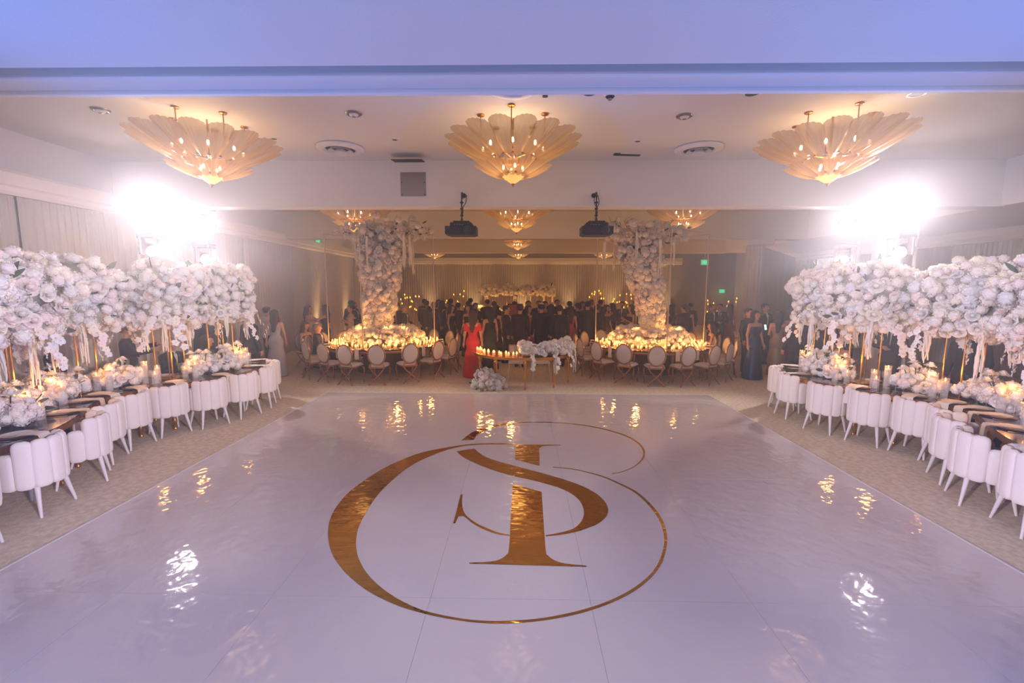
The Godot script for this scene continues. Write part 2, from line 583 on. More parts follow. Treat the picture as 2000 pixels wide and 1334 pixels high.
	obj("case", bx(Vector3(-0.04, -0.07, -0.04), Vector3(0.04, 0.0, 0.04), 0.006), M["steel"], sb)
	obj("grille", bx(Vector3(-0.03, -0.076, -0.03), Vector3(0.03, -0.07, 0.03), 0.002), M["dark_grille"], sb)
	# access panel on the beam and the open hatch over it
	var ap := thing("access_panel", "square grey metal access panel screwed to the beam", "access panel", Vector3(-2.19, 4.42, -9.35))
	obj("plate", bx(Vector3(-0.26, -0.27, 0.0), Vector3(0.26, 0.20, 0.012), 0.004), M["steel"], ap)
	for a in [[-0.23, -0.24], [0.23, -0.24], [-0.23, 0.0], [0.23, 0.0]]:
		var m := MB.new()
		m.ball(Vector3(a[0], a[1], 0.013), Vector3(0.013, 0.013, 0.008), 8, 5)
		obj("screw", m, M["dark_grille"], ap)
	var hm := MB.new()
	hm.box(Vector3(0, 0.30, 0.35), Vector3(0.60, 0.012, 0.3), 0.003, Transform3D(Basis(Vector3.RIGHT, 0.1), Vector3(0, 0.06, 0)))
	obj("hatch_flap", hm, M["dark_grille"], ap)
	var sv := MB.new()
	sv.box(Vector3.ZERO, Vector3(0.5, 0.012, 0.09), 0.003)
	sv.box(Vector3(-0.22, 0, 0.04), Vector3(0.12, 0.012, 0.12), 0.003)
	tag(obj("slot_vent", sv, M["dark_grille"], null, Transform3D(Basis(Vector3.UP, 0.1), Vector3(2.05, Y - 0.005, -9.0))), "thin dark slot vent where the ceiling meets the beam", "air vent", g)
	for q in [[-1.16, "hanging beside the left half of the beam"], [1.48, "hanging beside the right half of the beam"]]:
		projector(q[0], "black projector on a cable wrapped drop pole " + q[1])
	exit_sign(Vector3(-7.959, 4.17, -17.7), PI / 2, "green lit exit sign on the left wall cornice")
	exit_sign(Vector3(8.75, 3.52, -21.6), 0.0, "green lit exit sign hanging by the right flower tree")
	exit_sign(Vector3(12.55, 2.12, -28.149), 0.0, "green lit exit sign on the far grey wall by a doorway")


func projector(x: float, label: String) -> void:
	var t := thing("projector", label, "projector", Vector3(x, 3.46, -9.0), 0, "projectors on the beam")
	var m := MB.new()
	var poly := PackedVector2Array([Vector2(-0.30, 0.24), Vector2(0.30, 0.24), Vector2(0.30, -0.16), Vector2(0.24, -0.24), Vector2(-0.24, -0.24), Vector2(-0.30, -0.16)])
	m.slab(poly, -0.13, 0.02)
	m.box(Vector3(0, -0.135, 0), Vector3(0.5, 0.02, 0.4), 0.008)
	obj("body", m, M["dark"], t)
	obj("upper_case", bx(Vector3(-0.22, 0.02, -0.18), Vector3(0.22, 0.10, 0.18), 0.02), M["dark"], t)
	obj("mount_plate", bx(Vector3(-0.16, 0.10, -0.12), Vector3(0.16, 0.135, 0.12), 0.008), M["dark"], t)
	m = MB.new()
	m.lathe([Vector2(0.075, 0), Vector2(0.08, 0.04), Vector2(0.06, 0.06), Vector2(0.055, 0.05), Vector2(0.0, 0.04)], 20, Transform3D(Basis(Vector3.RIGHT, PI / 2), Vector3(0.14, -0.055, 0.23)))
	obj("lens", m, M["dark_grille"], t)
	for k in 7:
		obj("vent_slat", bx(Vector3(-0.25, -0.105 + 0.017 * k, 0.238), Vector3(-0.02, -0.097 + 0.017 * k, 0.246)), M["dark_grille"], t)
	for k in 4:
		obj("status_light", bx(Vector3(-0.13 + 0.05 * k, 0.045, 0.178), Vector3(-0.115 + 0.05 * k, 0.055, 0.186)), M["steel"], t)
	m = MB.new()
	m.tube([Vector3(0, 0.13, 0), Vector3(0, 0.68, 0), Vector3(0, 0.70, -0.05), Vector3(0, 0.70, -0.345)], 0.014, 8)
	obj("drop_pole", m, M["dark"], t)
	m = MB.new()
	m.lathe([Vector2(0.0, 0.0), Vector2(0.05, 0.0), Vector2(0.04, 0.03), Vector2(0.0, 0.035)], 14, Transform3D(Basis(Vector3.RIGHT, PI / 2), Vector3(0, 0.70, -0.348)))
	obj("wall_flange", m, M["dark"], t)
	for sg: float in [1.0, -1.0]:
		m = MB.new()
		var pts := []
		for k in 26:
			var f := k / 25.0
			pts.append(Vector3(sg * (0.022 * cos(f * 9.0) + 0.09 * f * f * (1.0 if sg > 0 else 0.1)), 0.12 + 0.57 * f, 0.022 * sin(f * 9.0) - 0.3 * maxf(0.0, f - 0.55) / 0.45))
		m.tube(pts, 0.008, 6)
		obj("cable", m, M["dark"], t)
	for f in [0.25, 0.38, 0.5]:
		m = MB.new()
		m.lathe([Vector2(0.015, -0.02), Vector2(0.034, -0.012), Vector2(0.034, 0.012), Vector2(0.015, 0.02)], 10, Transform3D(Basis(), Vector3(0, f, 0)))
		obj("cable_tie", m, M["dark"], t)


func exit_sign(at: Vector3, turn: float, label: String) -> void:
	if not M.has("exit_glow"):
		var e := mat("exit_glow", Color(0.0, 0.55, 0.42), 0.5)
		e.emission_enabled = true
		e.emission = Color(0.02, 0.75, 0.55)
		e.emission_energy_multiplier = 0.9
	var t := thing("exit_sign", label, "exit sign", at, turn, "exit signs")
	obj("case", bx(Vector3(-0.19, -0.13, -0.05), Vector3(0.19, 0.13, 0.0), 0.012), M["white_metal"], t)
	obj("lit_panel", bx(Vector3(-0.17, -0.11, 0.0), Vector3(0.17, 0.11, 0.006)), M["exit_glow"], t)
	if at.x > 8.0 and at.y > 3.0:
		var hr := MB.new()
		hr.tube([Vector3(0, 0.125, -0.025), Vector3(0, 3.939 - at.y, -0.025)], 0.01, 8)
		hr.lathe([Vector2(0.0, -0.012), Vector2(0.05, -0.01), Vector2(0.05, 0.0)], 14, Transform3D(Basis(), Vector3(0, 3.939 - at.y, -0.025)))
		obj("hanging_rod", hr, M["white_metal"], t)
	var tm := TextMesh.new()
	tm.text = "EXIT"
	var f := SystemFont.new()
	f.font_names = PackedStringArray(["Droid Sans"])
	f.font_weight = 700
	tm.font = f
	tm.font_size = 40
	tm.pixel_size = 0.0034
	tm.depth = 0.004
	obj("lettering", tm, M["white_metal"], t, Transform3D(Basis(), Vector3(0, 0, 0.009)))
	var l := omni("exit_light", Vector3.ZERO, Color(0.05, 0.9, 0.65), 0.03, 0.08)
	l.position = t.transform * Vector3(0, 0, 0.12)


# ---------------------------------------------------------------- drapes
func pleats(wide: float, y0: float, y1: float, sd: int, sweep := 0.0) -> MB:
	var r := RandomNumberGenerator.new()
	r.seed = sd
	var m := MB.new()
	var n := int(wide / 0.022)
	var rows := []
	var waves := []
	var x := 0.0
	while x < wide:
		waves.append(x)
		x += r.randf_range(0.10, 0.17)
	var levels := 7
	for j in levels + 1:
		var f := float(j) / levels
		var row := []
		for k in n + 1:
			var u := float(k) / n
			var xx := u * wide
			var ph := xx * TAU / 0.135 + 1.3 * sin(xx * 2.1 + sd) + 0.35 * sin(xx * 7.0 + f * 2.0)
			var deep := 0.034 + 0.012 * sin(xx * 3.3 + sd * 2.0)
			var z := deep * sin(ph) * (0.55 + 0.45 * (1.0 - f)) + 0.018 * sin(xx * 1.7 + f * 1.5)
			var px := xx
			if sweep > 0.0:
				var s := sweep * pow(1.0 - f, 1.3)
				px = wide - (wide - xx) * (1.0 - s)
				z += 0.10 * s * sin(u * PI)
			row.append(Vector3(px - wide * 0.5, lerpf(y0, y1, f), z))
		rows.append(row)
	m.grid(rows)
	return m


func drapes() -> void:
	var W := 2.9
	var kinds := []
	for k in 3:
		kinds.append(pleats(W, 0.02, 3.76, 11 + k).mesh())
	var g := "pleated ivory drapes along the walls"
	var k := 0
	var nth := ["first", "second", "third", "fourth", "fifth", "sixth", "seventh"]
	for z in range(0, 7):
		var o := obj("pleated_drape", kinds[k % 3], M["drape"], null, Transform3D(Basis(Vector3.UP, PI / 2), Vector3(-8.18, 0, -8.75 - 2.92 * z)))
		tag(o, "pleated ivory drape on the left wall, %s from the swept drape" % nth[z], "drape", g)
		k += 1
	var sw := obj("swept_drape", pleats(2.6, 0.02, 3.76, 31, 0.55), M["drape"], null, Transform3D(Basis(Vector3.UP, PI / 2), Vector3(-8.18, 0, -5.95)))
	tag(sw, "ivory drape swept aside to show the bare wall behind the left table", "drape", g)
	for i in 6:
		var o := obj("pleated_drape", kinds[k % 3], M["drape"], null, Transform3D(Basis(), Vector3(-6.75 + 2.92 * i, 0, -27.92)))
		tag(o, "pleated ivory drape on the far back wall, %s from the left wall" % nth[i], "drape", g)
		k += 1
	for i in 6:
		var o := obj("pleated_drape", kinds[k % 3], M["drape"], null, Transform3D(Basis(Vector3.UP, -PI / 2), Vector3(13.1, 0, -20.4 + 2.92 * i)))
		tag(o, "pleated ivory drape on the right wall, %s from the slanting partition" % nth[i], "drape", g)
		k += 1
	# the slanting draped partition and its post between the round table and the right aisle
	var a := Vector3(8.1, 0, -15.6)
	var b := Vector3(12.95, 0, -21.6)
	var turn := atan2(-(b - a).z, (b - a).x)
	for i in 2:
		var c := a.lerp(b, 0.26 + 0.5 * i)
		var o := obj("pleated_drape", pleats(3.72, 0.02, 3.76, 41 + i), M["drape"], null, Transform3D(Basis(Vector3.UP, turn), c))
		tag(o, "pleated ivory drape on the slanting partition, %s" % ["next to the draped post", "next to the right wall"][i], "drape", g)
	var m := MB.new()
	var rows := []
	for j in 6:
		var row := []
		for s in 64:
			var an := -TAU * s / 64
			var rr := 0.26 + 0.025 * sin(an * 13.0) + 0.02 * (1.0 - j / 5.0)
			row.append(Vector3(cos(an) * rr, 0.02 + 3.72 * j / 5.0, sin(an) * rr))
		rows.append(row)
	m.grid(rows, true)
	var pd := obj("draped_post", m, M["drape"], null, Transform3D(Basis(), Vector3(7.95, 0, -15.5)))
	tag(pd, "post wrapped in gathered ivory cloth beside the right flower tree", "draped post")
	var hd := MB.new()
	hd.box(Vector3(7.95, 3.84, -15.5), Vector3(0.9, 0.2, 0.7), 0.02)
	struct("trim_12", hd, M["cornice"], "square white cap joining the draped post to the beam", "cornice")


# ---------------------------------------------------------------- flowers
var blooms := {}


func fib(k: int, n: int) -> Vector3:
	var y := 1.0 - 2.0 * (k + 0.5) / n
	var r := sqrt(1.0 - y * y)
	var a := k * 2.399963
	return Vector3(cos(a) * r, y, sin(a) * r)


func facing(d: Vector3, spin: float) -> Basis:  # +y along d
	d = d.normalized()
	var x := d.cross(Vector3(0.31, 0.2, 0.93)).normalized()
	return Basis(x, d, x.cross(d)) * Basis(Vector3.UP, spin)


func hydrangea_mesh(sd: int) -> ArrayMesh:
	var r := RandomNumberGenerator.new()
	r.seed = sd
	var m := MB.new()
	m.ball(Vector3.ZERO, Vector3(0.78, 0.70, 0.78), 10, 6)
	var n := 52
	for k in n:
		var d := fib(k, n)
		if d.y < -0.75:
			continue
		var b := facing(d + Vector3(r.randf_range(-0.25, 0.25), r.randf_range(-0.25, 0.25), r.randf_range(-0.25, 0.25)), r.randf() * TAU)
		var at := Vector3(d.x, d.y * 0.9, d.z) * r.randf_range(0.84, 0.98)
		var c := m.p(at - b.y * 0.02)
		for s in 8:
			var a := TAU * s / 8
			var q := 0.26 if s % 2 == 0 else 0.13
			m.p(at + b * Vector3(cos(a) * q, 0.05 if s % 2 == 0 else 0.03, sin(a) * q))
		for s in 8:
			m.t3(c, c + 1 + (s + 1) % 8, c + 1 + s)
	return m.mesh()


func rose_mesh(sd: int) -> ArrayMesh:
	var r := RandomNumberGenerator.new()
	r.seed = sd
	var m := MB.new()
	m.ball(Vector3(0, 0.12, 0), Vector3(0.36, 0.46, 0.36), 9, 6)
	for layer in 4:
		var n := 4 + layer
		var rad := 0.28 + 0.16 * layer
		var open := 0.15 + 0.28 * layer
		for k in n:
			var a := TAU * (k + 0.5 * (layer % 2) + r.randf_range(-0.1, 0.1)) / n
			var b := Basis(Vector3.UP, -a)
			var w := PI / n * 1.25
			var rows := []
			for j in 4:
				var f := j / 3.0
				var row := []
				for i in 5:
					var t := -1.0 + i * 0.5
					var rr := rad * (0.45 + 0.55 * sin(f * 1.5)) + open * f * f * 0.35
					var y := -0.45 + f * (1.0 - 0.13 * layer) - 0.18 * t * t * f - 0.12 * layer * f * f
					var ang := w * t * (0.5 + 0.5 * f) * (1.0 - 0.3 * maxf(0.0, f - 0.7))
					row.append(b * Vector3(cos(ang) * rr, y, -sin(ang) * rr))
				rows.append(row)
			m.grid(rows)
	return m.mesh()


func ruffle_mesh(sd: int) -> ArrayMesh:
	var n := FastNoiseLite.new()
	n.seed = sd
	n.frequency = 2.6
	n.fractal_octaves = 2
	var m := MB.new()
	var rows := []
	for j in 15:
		var th := -PI / 2 + PI * j / 14.0
		var row := []
		for k in 28:
			var a := -TAU * k / 28
			var d := Vector3(cos(a) * cos(th), sin(th) * 0.85, sin(a) * cos(th))
			row.append(d * (0.78 + 0.62 * absf(n.get_noise_3dv(d * 1.6)) + 0.07 * (1.0 if (k + j) % 2 else -1.0)))
		rows.append(row)
	m.grid(rows, true)
	return m.mesh()


func orchid_mesh() -> ArrayMesh:
	var m := MB.new()
	for k in 5:
		var a := TAU * k / 5 + 0.3
		var wide := 0.62 if k in [1, 4] else 0.36
		var b := Basis(Vector3.UP, -a)
		var rows := []
		for j in 4:
			var f := j / 3.0
			var row := []
			for i in 3:
				var t := -1.0 + i
				row.append(b * Vector3(0.1 + f * 0.9, 0.10 * sin(f * PI) - 0.12 * f * f - 0.05 * absf(t), t * wide * sin(0.35 + f * 2.5) * 0.9))
			rows.append(row)
		m.grid(rows)
	m.ball(Vector3(0, 0.12, 0), Vector3(0.16, 0.14, 0.16), 7, 4)
	return m.mesh()


func leaf_mesh() -> ArrayMesh:
	var m := MB.new()
	var rows := []
	for j in 5:
		var f := j / 4.0
		var w := 0.32 * sin(0.15 + f * 2.95)
		rows.append([Vector3(-w, f * 1.6 - 0.02, 0.12 * f - 0.05), Vector3(0, f * 1.6, 0.2 * f * f), Vector3(w, f * 1.6 - 0.02, 0.12 * f - 0.05)])
	m.grid(rows)
	return m.mesh()


func amaranth_mesh(sd: int) -> ArrayMesh:  # hangs from 0 to -1
	var r := RandomNumberGenerator.new()
	r.seed = sd
	var m := MB.new()
	for s in 7:
		var a := r.randf() * TAU
		var off := Vector3(cos(a), 0, sin(a)) * r.randf_range(0.0, 0.075)
		var long := r.randf_range(0.6, 1.0)
		var pts := []
		var rad := []
		for k in 13:
			var f := k / 12.0
			pts.append(off * (0.4 + 0.6 * f) + Vector3(0.012 * sin(f * 9.0 + s), -long * f, 0.012 * cos(f * 8.0 + s)))
			rad.append((0.030 if k % 2 else 0.018) * (1.0 - 0.75 * f) + 0.004)
		m.tube(pts, rad, 5)
	return m.mesh()


func flower_stock() -> void:
	for d in [["petal_white", Color(0.93, 0.91, 0.88)], ["petal_cream", Color(0.93, 0.90, 0.84)], ["petal_blush", Color(0.94, 0.89, 0.87)], ["petal_cool", Color(0.89, 0.89, 0.89)]]:
		var m := mat(d[0], d[1], 0.7)
		m.backlight_enabled = true
		m.backlight = Color(0.45, 0.42, 0.38)
	var lf := mat("leaf", Color(0.20, 0.26, 0.18), 0.6)
	lf.backlight_enabled = true
	lf.backlight = Color(0.15, 0.2, 0.1)
	mat("foam", Color(0.64, 0.63, 0.57), 0.9)
	blooms["hydrangea"] = [hydrangea_mesh(1), hydrangea_mesh(2), hydrangea_mesh(3)]
	blooms["rose"] = [rose_mesh(4), rose_mesh(5), rose_mesh(6)]
	blooms["carnation"] = [ruffle_mesh(7), ruffle_mesh(8)]
	blooms["orchid"] = [orchid_mesh()]
	blooms["leaf"] = [leaf_mesh()]
	blooms["amaranth"] = [amaranth_mesh(1), amaranth_mesh(2)]


func bloom(t: Node3D, kind: String, at: Vector3, d: Vector3, r: float, g: RandomNumberGenerator) -> void:
	var b := facing(d, g.randf() * TAU).scaled(Vector3.ONE * r)
	var list: Array = blooms[kind]
	var shade: String = "leaf" if kind == "leaf" else ["petal_white", "petal_white", "petal_cream", "petal_blush", "petal_cool"][g.randi() % 5]
	obj(kind if kind != "leaf" else "leaf", list[g.randi() % list.size()], M[shade], t, Transform3D(b, at))


func pick(g: RandomNumberGenerator, hyd: float) -> String:
	var f := g.randf()
	return "hydrangea" if f < hyd else ("rose" if f < hyd + (1.0 - hyd) * 0.6 else "carnation")


# blossoms over an uneven egg of the given radii
func mound(t: Node3D, at: Vector3, rad: Vector3, n: int, r0: float, r1: float, hyd: float, g: RandomNumberGenerator, floor_y := -1.0) -> void:
	var core := MB.new()
	core.ball(at, rad * 0.8, 16, 10)
	obj("foliage_core", core, M["foam"], t)
	var ph := g.randf() * 10.0
	for k in n:
		var d := fib(k, n)
		d = (d + Vector3(g.randf_range(-0.1, 0.1), g.randf_range(-0.1, 0.1), g.randf_range(-0.1, 0.1))).normalized()
		if d.y < floor_y:
			continue
		var lump := 1.0 + 0.13 * sin(d.x * 4.1 + ph) * cos(d.z * 3.7 - ph) + 0.08 * sin(d.y * 6.0 + ph * 2.0)
		bloom(t, pick(g, hyd), at + d * rad * lump * g.randf_range(0.88, 1.02), d * Vector3(1, 1, 1) + Vector3(0, 0.15, 0), g.randf_range(r0, r1), g)
	for k in maxi(4, n / 14):
		var d := fib(g.randi() % 100, 100)
		if d.y > floor_y:
			bloom(t, "leaf", at + d * rad * 0.92, d + Vector3(0, 0.4, 0), r1 * 1.1, g)


func tassel(t: Node3D, at: Vector3, long: float, g: RandomNumberGenerator, mt := "petal_cream") -> void:
	obj("hanging_amaranthus", blooms["amaranth"][g.randi() % 2], M[mt], t, Transform3D(Basis(Vector3.UP, g.randf() * TAU).scaled(Vector3(0.75, long, 0.75)), at))


func orchid_spray(t: Node3D, at: Vector3, out: Vector3, n: int, g: RandomNumberGenerator) -> void:
	for k in n:
		var f := float(k) / n
		var q := at + out * (0.35 * sin(f * 1.6)) + Vector3(g.randf_range(-0.06, 0.06), 0.12 * f - 0.62 * f * f, g.randf_range(-0.06, 0.06))
		bloom(t, "orchid", q, out + Vector3(0, 0.2, 0), g.randf_range(0.045, 0.065), g)


func tall_centrepiece(label: String, at: Vector3, sd: int, side: float) -> void:
	var g := RandomNumberGenerator.new()
	g.seed = sd
	var t := thing("tall_flower_centrepiece", label, "flower arrangement", at, 0, "tall flower centrepieces on the serpentine tables")
	var m := MB.new()
	m.box(Vector3(0, 0.008, 0), Vector3(0.34, 0.016, 0.34), 0.005)
	obj("stand_base", m, M["gold"], t)
	for s in [Vector2(-0.14, -0.14), Vector2(0.14, -0.14), Vector2(-0.14, 0.14), Vector2(0.14, 0.14)]:
		m = MB.new()
		m.box(Vector3(s.x, 0.65, s.y), Vector3(0.018, 1.28, 0.018), 0.003)
		obj("stand_rod", m, M["gold"], t)
	m = MB.new()
	for s in [[Vector3(0, 1.36, 0.24), Vector3(0.50, 0.11, 0.012)], [Vector3(0, 1.36, -0.24), Vector3(0.50, 0.11, 0.012)], [Vector3(0.25, 1.36, 0), Vector3(0.012, 0.11, 0.49)], [Vector3(-0.25, 1.36, 0), Vector3(0.012, 0.11, 0.49)], [Vector3(0, 1.31, 0), Vector3(0.49, 0.012, 0.47)]]:
		m.box(s[0], s[1], 0.003)
	obj("stand_tray", m, M["gold"], t)
	mound(t, Vector3(0, 1.54, 0), Vector3(0.62, 0.41, 0.58), 180, 0.055, 0.105, 0.5, g, -0.75)
	mound(t, Vector3(0.0, 1.12, 0.0), Vector3(0.56, 0.30, 0.54), 100, 0.055, 0.095, 0.35, g, -0.85)
	for k in 5:
		var a := TAU * (k + g.randf() * 0.7) / 5
		orchid_spray(t, Vector3(cos(a) * 0.44, 1.02, sin(a) * 0.44), Vector3(cos(a), 0, sin(a)), 13, g)
	for k in 4:
		var a := TAU * (k + g.randf() * 0.8) / 4
		tassel(t, Vector3(cos(a) * 0.44, 1.0 + g.randf() * 0.2, sin(a) * 0.44), g.randf_range(0.4, 0.85), g, "petal_white" if k % 2 else "petal_cream")
	for k in 3:  # flowers that stand up out of the crown
		var a := g.randf() * TAU
		bloom(t, "carnation", Vector3(cos(a) * 0.3, 1.90 + g.randf() * 0.05, sin(a) * 0.3), Vector3(cos(a) * 0.3, 1, 0), 0.07, g)


func low_centrepiece(label: String, at: Vector3, turn: float, long: float, sd: int) -> void:
	var g := RandomNumberGenerator.new()
	g.seed = sd
	var t := thing("low_flower_centrepiece", label, "flower arrangement", at, turn, "low flower centrepieces on the serpentine tables")
	mound(t, Vector3(0, 0.15, 0), Vector3(0.26, 0.17, long), 46, 0.055, 0.085, 0.55, g, -0.5)
	for k in 4:
		var d := Vector3(g.randf_range(-0.2, 0.2), 0.36 + g.randf() * 0.1, g.randf_range(-long, long) * 0.8)
		var m := MB.new()
		m.tube([Vector3(d.x * 0.5, 0.2, d.z * 0.7), d], 0.006, 5)
		obj("stem", m, M["leaf"], t)
		bloom(t, "rose", d, Vector3(d.x, 1, d.z * 0.4), 0.07, g)


func flower_tree(label: String, at: Vector3, lean: float, sd: int) -> void:
	var g := RandomNumberGenerator.new()
	g.seed = sd
	var t := thing("flower_tree", label, "flower arrangement", at, 0, "flower trees on the round tables")
	var core := MB.new()
	var pts := []
	var rad := []
	for k in 9:
		var f := k / 8.0
		pts.append(Vector3(lean * (f - 0.3) * 0.35 + 0.06 * sin(f * 5.0), 0.02 + 2.35 * f, 0))
		rad.append((0.27 if lean > 0 else 0.23) + (0.16 if lean > 0 else 0.04) * f + 0.14 * f * f)
	core.tube(pts, rad, 14)
	obj("trunk_core", core, M["foam"], t)
	var n := 340
	for k in n:
		var f := (k + 0.5) / n
		var a := k * 2.399963 + g.randf_range(-0.2, 0.2)
		var y := 2.4 * f
		var rr := ((0.31 if lean > 0 else 0.27) + (0.17 if lean > 0 else 0.03) * f + (0.10 if lean > 0 else 0.26) * f * f) * g.randf_range(0.95, 1.12) + 0.04 * sin(f * 23.0 + a * 2.0)
		var c := Vector3(lean * (f - 0.3) * 0.35 + 0.06 * sin(f * 5.0), 0, 0)
		bloom(t, pick(g, 0.35), c + Vector3(cos(a) * rr, y, sin(a) * rr), Vector3(cos(a), 0.2, sin(a)), g.randf_range(0.08, 0.115), g)
	# spreading top: several boughs
	var top := Vector3(lean * 0.28, 2.5, 0)
	for b in 9:
		var a := TAU * b / 9 + 0.2 * g.randf() + 0.3
		var out := Vector3(cos(a) * 1.18, g.randf_range(0.32, 0.55), sin(a) * 0.8)
		var bm := MB.new()
		bm.tube([top + Vector3(0, -0.3, 0), top + out * 0.5 + Vector3(0, 0.02, 0), top + out * Vector3(1, 0.8, 1)], [0.06, 0.04, 0.02], 7)
		obj("bough", bm, M["bark"], t)
		for k in 22:
			var f := (k + 0.7) / 22.0
			var q := top + out * f + Vector3(g.randf_range(-1, 1), g.randf_range(-0.7, 0.9), g.randf_range(-1, 1)) * (0.36 - 0.12 * f)
			bloom(t, pick(g, 0.45), q, q - top + Vector3(0, 0.3, 0), g.randf_range(0.075, 0.11), g)
		bloom(t, "leaf", top + out, out, 0.09, g)
	mound(t, top + Vector3(0, 0.22, 0), Vector3(0.78, 0.30, 0.55), 84, 0.08, 0.115, 0.45, g, -0.8)
	for k in 7:
		var a := TAU * (k + 0.4 * g.randf()) / 7
		var q := top + Vector3(cos(a) * g.randf_range(0.7, 1.15), g.randf_range(0.05, 0.3), sin(a) * 0.7)
		tassel(t, q, g.randf_range(0.7, 1.05), g)
	for k in 6:
		var q := top + Vector3(g.randf_range(-0.9, 0.9), g.randf_range(0.3, 0.5), g.randf_range(-0.4, 0.4))
		var tm := MB.new()
		tm.tube([q, q + Vector3(g.randf_range(-0.1, 0.1), 0.2, 0.0), q + Vector3(g.randf_range(-0.2, 0.2), 0.32, 0.05)], [0.008, 0.006, 0.003], 5)
		obj("twig", tm, M["bark"], t)


# ---------------------------------------------------------------- furniture and tableware
var barrel: Node3D
var oval: Node3D


func furniture_stock() -> void:
	var m := mat("gold", Color(0.85, 0.62, 0.30), 0.24, 1.0)
	mat("pale_gold", Color(0.78, 0.68, 0.58), 0.4, 0.6)
	m = mat("rose_gold", Color(0.70, 0.50, 0.34), 0.28, 1.0)
	m = mat("velvet", Color(0.90, 0.86, 0.84), 0.85)
	m.rim_enabled = true
	m.rim = 0.6
	m.rim_tint = 0.4
	m.heightmap_enabled = true
	m.heightmap_texture = noise_tex(FastNoiseLite.TYPE_SIMPLEX, 0.25, 21, Color.BLACK, Color.WHITE, 256, 2)
	m.heightmap_scale = 0.15
	m.uv1_triplanar = true
	m.uv1_scale = Vector3(2, 2, 2)
	mat("white_paint", Color(0.86, 0.83, 0.83), 0.45)
	mat("seat_cloth", Color(0.80, 0.76, 0.72), 0.8)
	m = mat("mirror_top", Color(0.46, 0.42, 0.40), 0.10, 0.75)
	m = mat("clear", Color(1, 1, 1, 0.12), 0.04)
	m.transparency = BaseMaterial3D.TRANSPARENCY_ALPHA
	m = mat("napkin", Color(0.88, 0.85, 0.82), 0.85)
	mat("porcelain", Color(0.88, 0.86, 0.83), 0.25)
	mat("silver", Color(0.75, 0.73, 0.70), 0.22, 1.0)
	mat("wax", Color(0.92, 0.85, 0.72), 0.5)
	mat("bark", Color(0.25, 0.20, 0.16), 0.85)
	mat("table_cloth", Color(0.42, 0.34, 0.29), 0.6)
	m = mat("flame", Color(1, 0.8, 0.5), 0.5)
	m.emission_enabled = true
	m.emission = Color(1.0, 0.66, 0.30)
	m.emission_energy_multiplier = 9.0
	m = mat("lit_wax", Color(0.95, 0.85, 0.68), 0.5)
	m.backlight_enabled = true
	m.backlight = Color(0.8, 0.6, 0.35)
	m = mat("acrylic", Color(0.9, 0.9, 0.92, 0.22), 0.06)
	m.transparency = BaseMaterial3D.TRANSPARENCY_ALPHA


func make_barrel_chair(label: String) -> Node3D:
	var t := thing("channel_back_chair", label, "chair", Vector3.ZERO, 0, "white channel back chairs at the serpentine tables")
	# faces +z; the back wraps round the rear
	var N := 7
	var span := 3.75
	var ch := {}
	for k in N:
		var a := (float(k) - (N - 1) * 0.5) / N * span
		var edge := absf(a) / (span * 0.5)
		var top := 0.79 - 0.16 * smoothstep(0.55, 1.0, edge)
		var key := snappedf(top, 0.001)
		if not ch.has(key):
			var m := MB.new()
			var rows := []
			var w := 0.073
			var d := 0.046
			for q in [[0.30, 0.55], [0.315, 0.9], [0.35, 1.0], [0.5, 1.02], [top - 0.06, 1.02], [top - 0.03, 0.93], [top - 0.012, 0.7], [top, 0.3], [top + 0.001, 0.02]]:
				var row := []
				for s in 16:
					var an := -TAU * s / 16
					var cx: float = signf(cos(an)) * pow(absf(cos(an)), 0.7) * w * (q[1] if q[0] < 0.5 else lerpf(1.0, q[1], 0.8))
					var cz: float = signf(sin(an)) * pow(absf(sin(an)), 0.8) * d * (q[1] if q[0] < 0.5 else maxf(q[1], 0.3))
					row.append(Vector3(cx, q[0], cz))
				rows.append(row)
			m.grid(rows, true)
			ch[key] = m.mesh()
		obj("back_channel", ch[key], M["velvet"], t, Transform3D(Basis(Vector3.UP, PI + a), Vector3(-sin(a) * 0.232, 0, -cos(a) * 0.235)))
	var m := MB.new()
	m.lathe([Vector2(0.0, 0.33), Vector2(0.2, 0.335), Vector2(0.222, 0.36), Vector2(0.226, 0.42), Vector2(0.21, 0.455), Vector2(0.16, 0.47), Vector2(0.0, 0.475)], 28, Transform3D(Basis.from_scale(Vector3(1, 1, 1.08)), Vector3(0, 0, 0.03)))
	obj("seat", m, M["velvet"], t)
	for s in [Vector2(-1, -1), Vector2(1, -1), Vector2(-1, 1), Vector2(1, 1)]:
		m = MB.new()
		m.tube([Vector3(s.x * 0.15, 0.345, s.y * 0.16), Vector3(s.x * 0.205, 0.0, s.y * 0.215)], [0.026, 0.012], 10)
		obj("leg", m, M["white_paint"], t)
	return t


